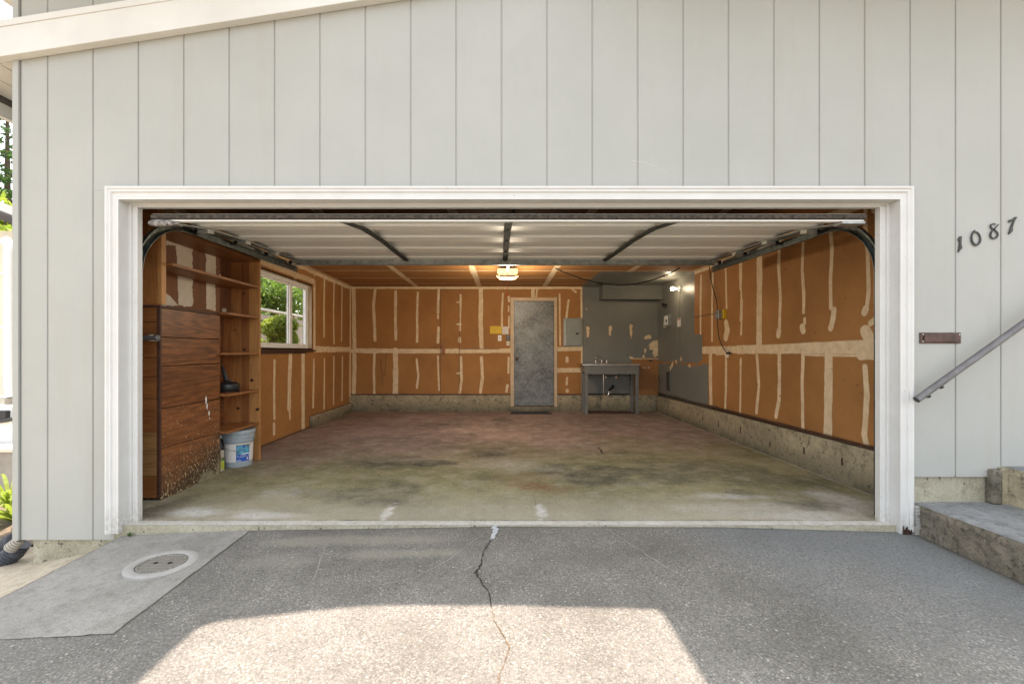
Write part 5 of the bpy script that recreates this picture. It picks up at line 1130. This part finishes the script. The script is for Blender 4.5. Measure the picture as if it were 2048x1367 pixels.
m = local(NH); m.prism([q0+dd*1.02, q1+dd*1.02, q1+dd*1.35, q0+dd*1.35], (0, .9, 0)); m.build('roof', mat('roof_shingle', (.16, .15, .14), .9), NH)
t = thing('white_downspout', 'white downspout with elbows on the cream neighbouring wall', 'downspout', (-5.3, 5.2, 0)); X_ = P(21, 0, 5.0).x
m = local(t); m.tube([P(8, 488, 5.0), P(12, 482, 5.0), P(21, 492, 5.0), P(21, 510, 5.0), P(21, 770, 5.0), P(24, 795, 4.98)], .052, 14); m.build('pipe', M_WPLAS, t, smooth=True)
m = local(t); m.tube([P(24, 795, 4.98), P(24, 808, 4.98)], .056, 14); m.build('collar', M_LOWW, t)
t = thing('black_hose', 'black hose crossing below the white downspout', 'hose', P(0, 842, 4.9)); m = local(t); m.tube([P(-60, 850, 4.9), P(0, 842, 4.9), P(40, 835, 4.9)], .02, 10); m.build('hose', M_BLACK, t, smooth=True)
t = thing('patio_block', 'white painted patio block standing on the low garden wall', 'block', P(-20, 850, 4.75)); m = local(t); m.box(-7, -5.0, 4.95, 5.3, -.3, .55); m.build('block', M_WPLAS, t, bevel=.01); m = local(t); a = P(-8, 812, 4.9); m.box(a.x-.1, a.x+.1, 4.90, 4.949, .42, .52); m.build('meter', M_BLACK, t)

# ------------------------------------------------------------------ trees, fence
def crown(nm, blobs, n, size, mt, parent, seed=1, flat=False):
    r = np.random.RandomState(seed); cs = []; 
    vol = np.array([b[3]*b[4]*b[5] for b in blobs]); vol = vol/vol.sum()
    which = r.choice(len(blobs), n, p=vol); B = np.array(blobs)[which]
    d = r.normal(size=(n, 3)); d /= np.linalg.norm(d, axis=1)[:, None]; rr = r.rand(n)**.45
    p = B[:, :3]+d*rr[:, None]*B[:, 3:6]
    keep = vnoise(p[:, 0]*1.6+p[:, 2], p[:, 1]*1.6+p[:, 2]*1.3, seed, 3) > .40; p = p[keep]; n = len(p)
    a = r.normal(size=(n, 3)); a /= np.linalg.norm(a, axis=1)[:, None]; b = np.cross(a, r.normal(size=(n, 3))); b /= np.linalg.norm(b, axis=1)[:, None]
    s = size*(.6+.8*r.rand(n))[:, None]
    v = np.stack([p-a*s, p+b*s*.45, p+a*s, p-b*s*.45], 1).reshape(-1, 3)-np.array(parent.location)
    me = bpy.data.meshes.new(nm); me.vertices.add(len(v)); me.vertices.foreach_set('co', v.astype(np.float32).ravel())
    me.loops.add(4*n); me.loops.foreach_set('vertex_index', np.arange(4*n).astype(np.int32)); me.polygons.add(n)
    me.polygons.foreach_set('loop_start', (np.arange(n)*4).astype(np.int32)); me.polygons.foreach_set('loop_total', np.full(n, 4, np.int32)); me.update(calc_edges=True)
    me.materials.append(mt); o = bpy.data.objects.new(nm, me); COL.objects.link(o); o.parent = parent; return o
def tree(nm, lab_, cat, base, hgt, rad_, n, size, mt, seed, low=.35, grp=None):
    t = thing(nm, lab_, cat, base, grp); b = Vector(base); r = random.Random(seed); m = local(t)
    m.tube([b, b+Vector((.02*hgt, 0, hgt*.3)), b+Vector((-.01*hgt, .01, hgt*.6)), b+Vector((0, 0, hgt*.9))], [hgt*.03, hgt*.022, hgt*.013, .01], 9)
    bl_ = []
    for i in range(11):
        a = r.uniform(0, 6.283); q = b+Vector((math.cos(a)*rad_*r.uniform(.2, .75), math.sin(a)*rad_*r.uniform(.2, .75), hgt*r.uniform(low, .92)))
        m.tube([b+Vector((0, 0, hgt*r.uniform(.25, .55))), b.lerp(q, .6)+Vector((0, 0, hgt*.12)), q], [hgt*.012, hgt*.007, .005], 6); k = rad_*r.uniform(.32, .55); bl_.append((q.x, q.y, q.z, k, k, k*.8))
    m.build('trunk', M_BARK, t); crown('crown', bl_, n, size, mt, t, seed); return t
tree('dark_leaf_tree', 'dense dark green tree filling the upper left of the window', 'tree', (-7.1, 12.2, -.3), 5.0, 1.9, 34000, .07, M_LEAFM, 3, .45)
tree('bright_leaf_tree', 'sunlit yellow green tree beyond the fence at the right of the window', 'tree', (-8.6, 17.0, -.3), 5.6, 2.4, 16000, .08, M_LEAFL, 5, .25)
tree('feathery_bush', 'feathery green bush growing between the window and the fence', 'bush', (-4.05, 8.15, -.3), 2.15, .45, 14000, .03, M_LEAFL, 8, .5)
tree('broadleaf_tree', 'bright broadleaf tree showing past the left house corner above the neighbouring roof', 'tree', (-14.5, 13.5, -.3), 6.2, 2.4, 16000, .10, M_LEAFL, 9, .3)
# conifer
cn = thing('conifer_tree', 'tall dark conifer against the sky past the left house corner', 'tree', (-31, 29, -.3)); m = local(cn); b = Vector(cn.location); m.tube([b, b+Vector((0, 0, 18.5))], [.35, .04], 8); m.build('trunk', M_BARK, cn)
bl_ = []; r = random.Random(4)
for i in range(80):
    u_ = i/80; h_ = 4+u_*14.5; R = 4.6*(1-u_)+.3; a = i*2.4; bl_.append((b.x+math.cos(a)*R*.6, b.y+math.sin(a)*R*.6, h_-.15*R, R*.42, R*.42, .28))
crown('crown', bl_, 26000, .16, M_LEAFD, cn, 12)
# fence
FN = thing('board_fence', 'weathered wooden board fence with a pale cap rail outside the window', 'fence', (-4.75, 7, -.3)); xf_ = -4.9
m = local(FN); r = random.Random(1); y_ = 5.4
while y_ < 16: w_ = .14; m.box(xf_-.02, xf_, y_, y_+w_-.008, -.3, 1.78+r.uniform(-.01, .01)); y_ += w_
m.build('boards', M_FENCE, FN)
m = local(FN); m.box(xf_-.08, xf_+.08, 5.4, 16, 2.0, 2.04); m.build('cap_rail', mat('pale_rail', (.55, .52, .46), .7, var=.15), FN)
m = local(FN); m.box(xf_, xf_+.03, 5.4, 16, 1.80, 1.92); m.box(xf_+.0, xf_+.03, 5.4, 16, 1.15, 1.22); m.build('rail', M_FENCE, FN)
for y_ in (6, 8.4, 10.8, 13.2, 15.6): m = local(FN); m.box(xf_+.001, xf_+.1, y_, y_+.1, -.3, 1.999); m.build('post', M_FENCE, FN)
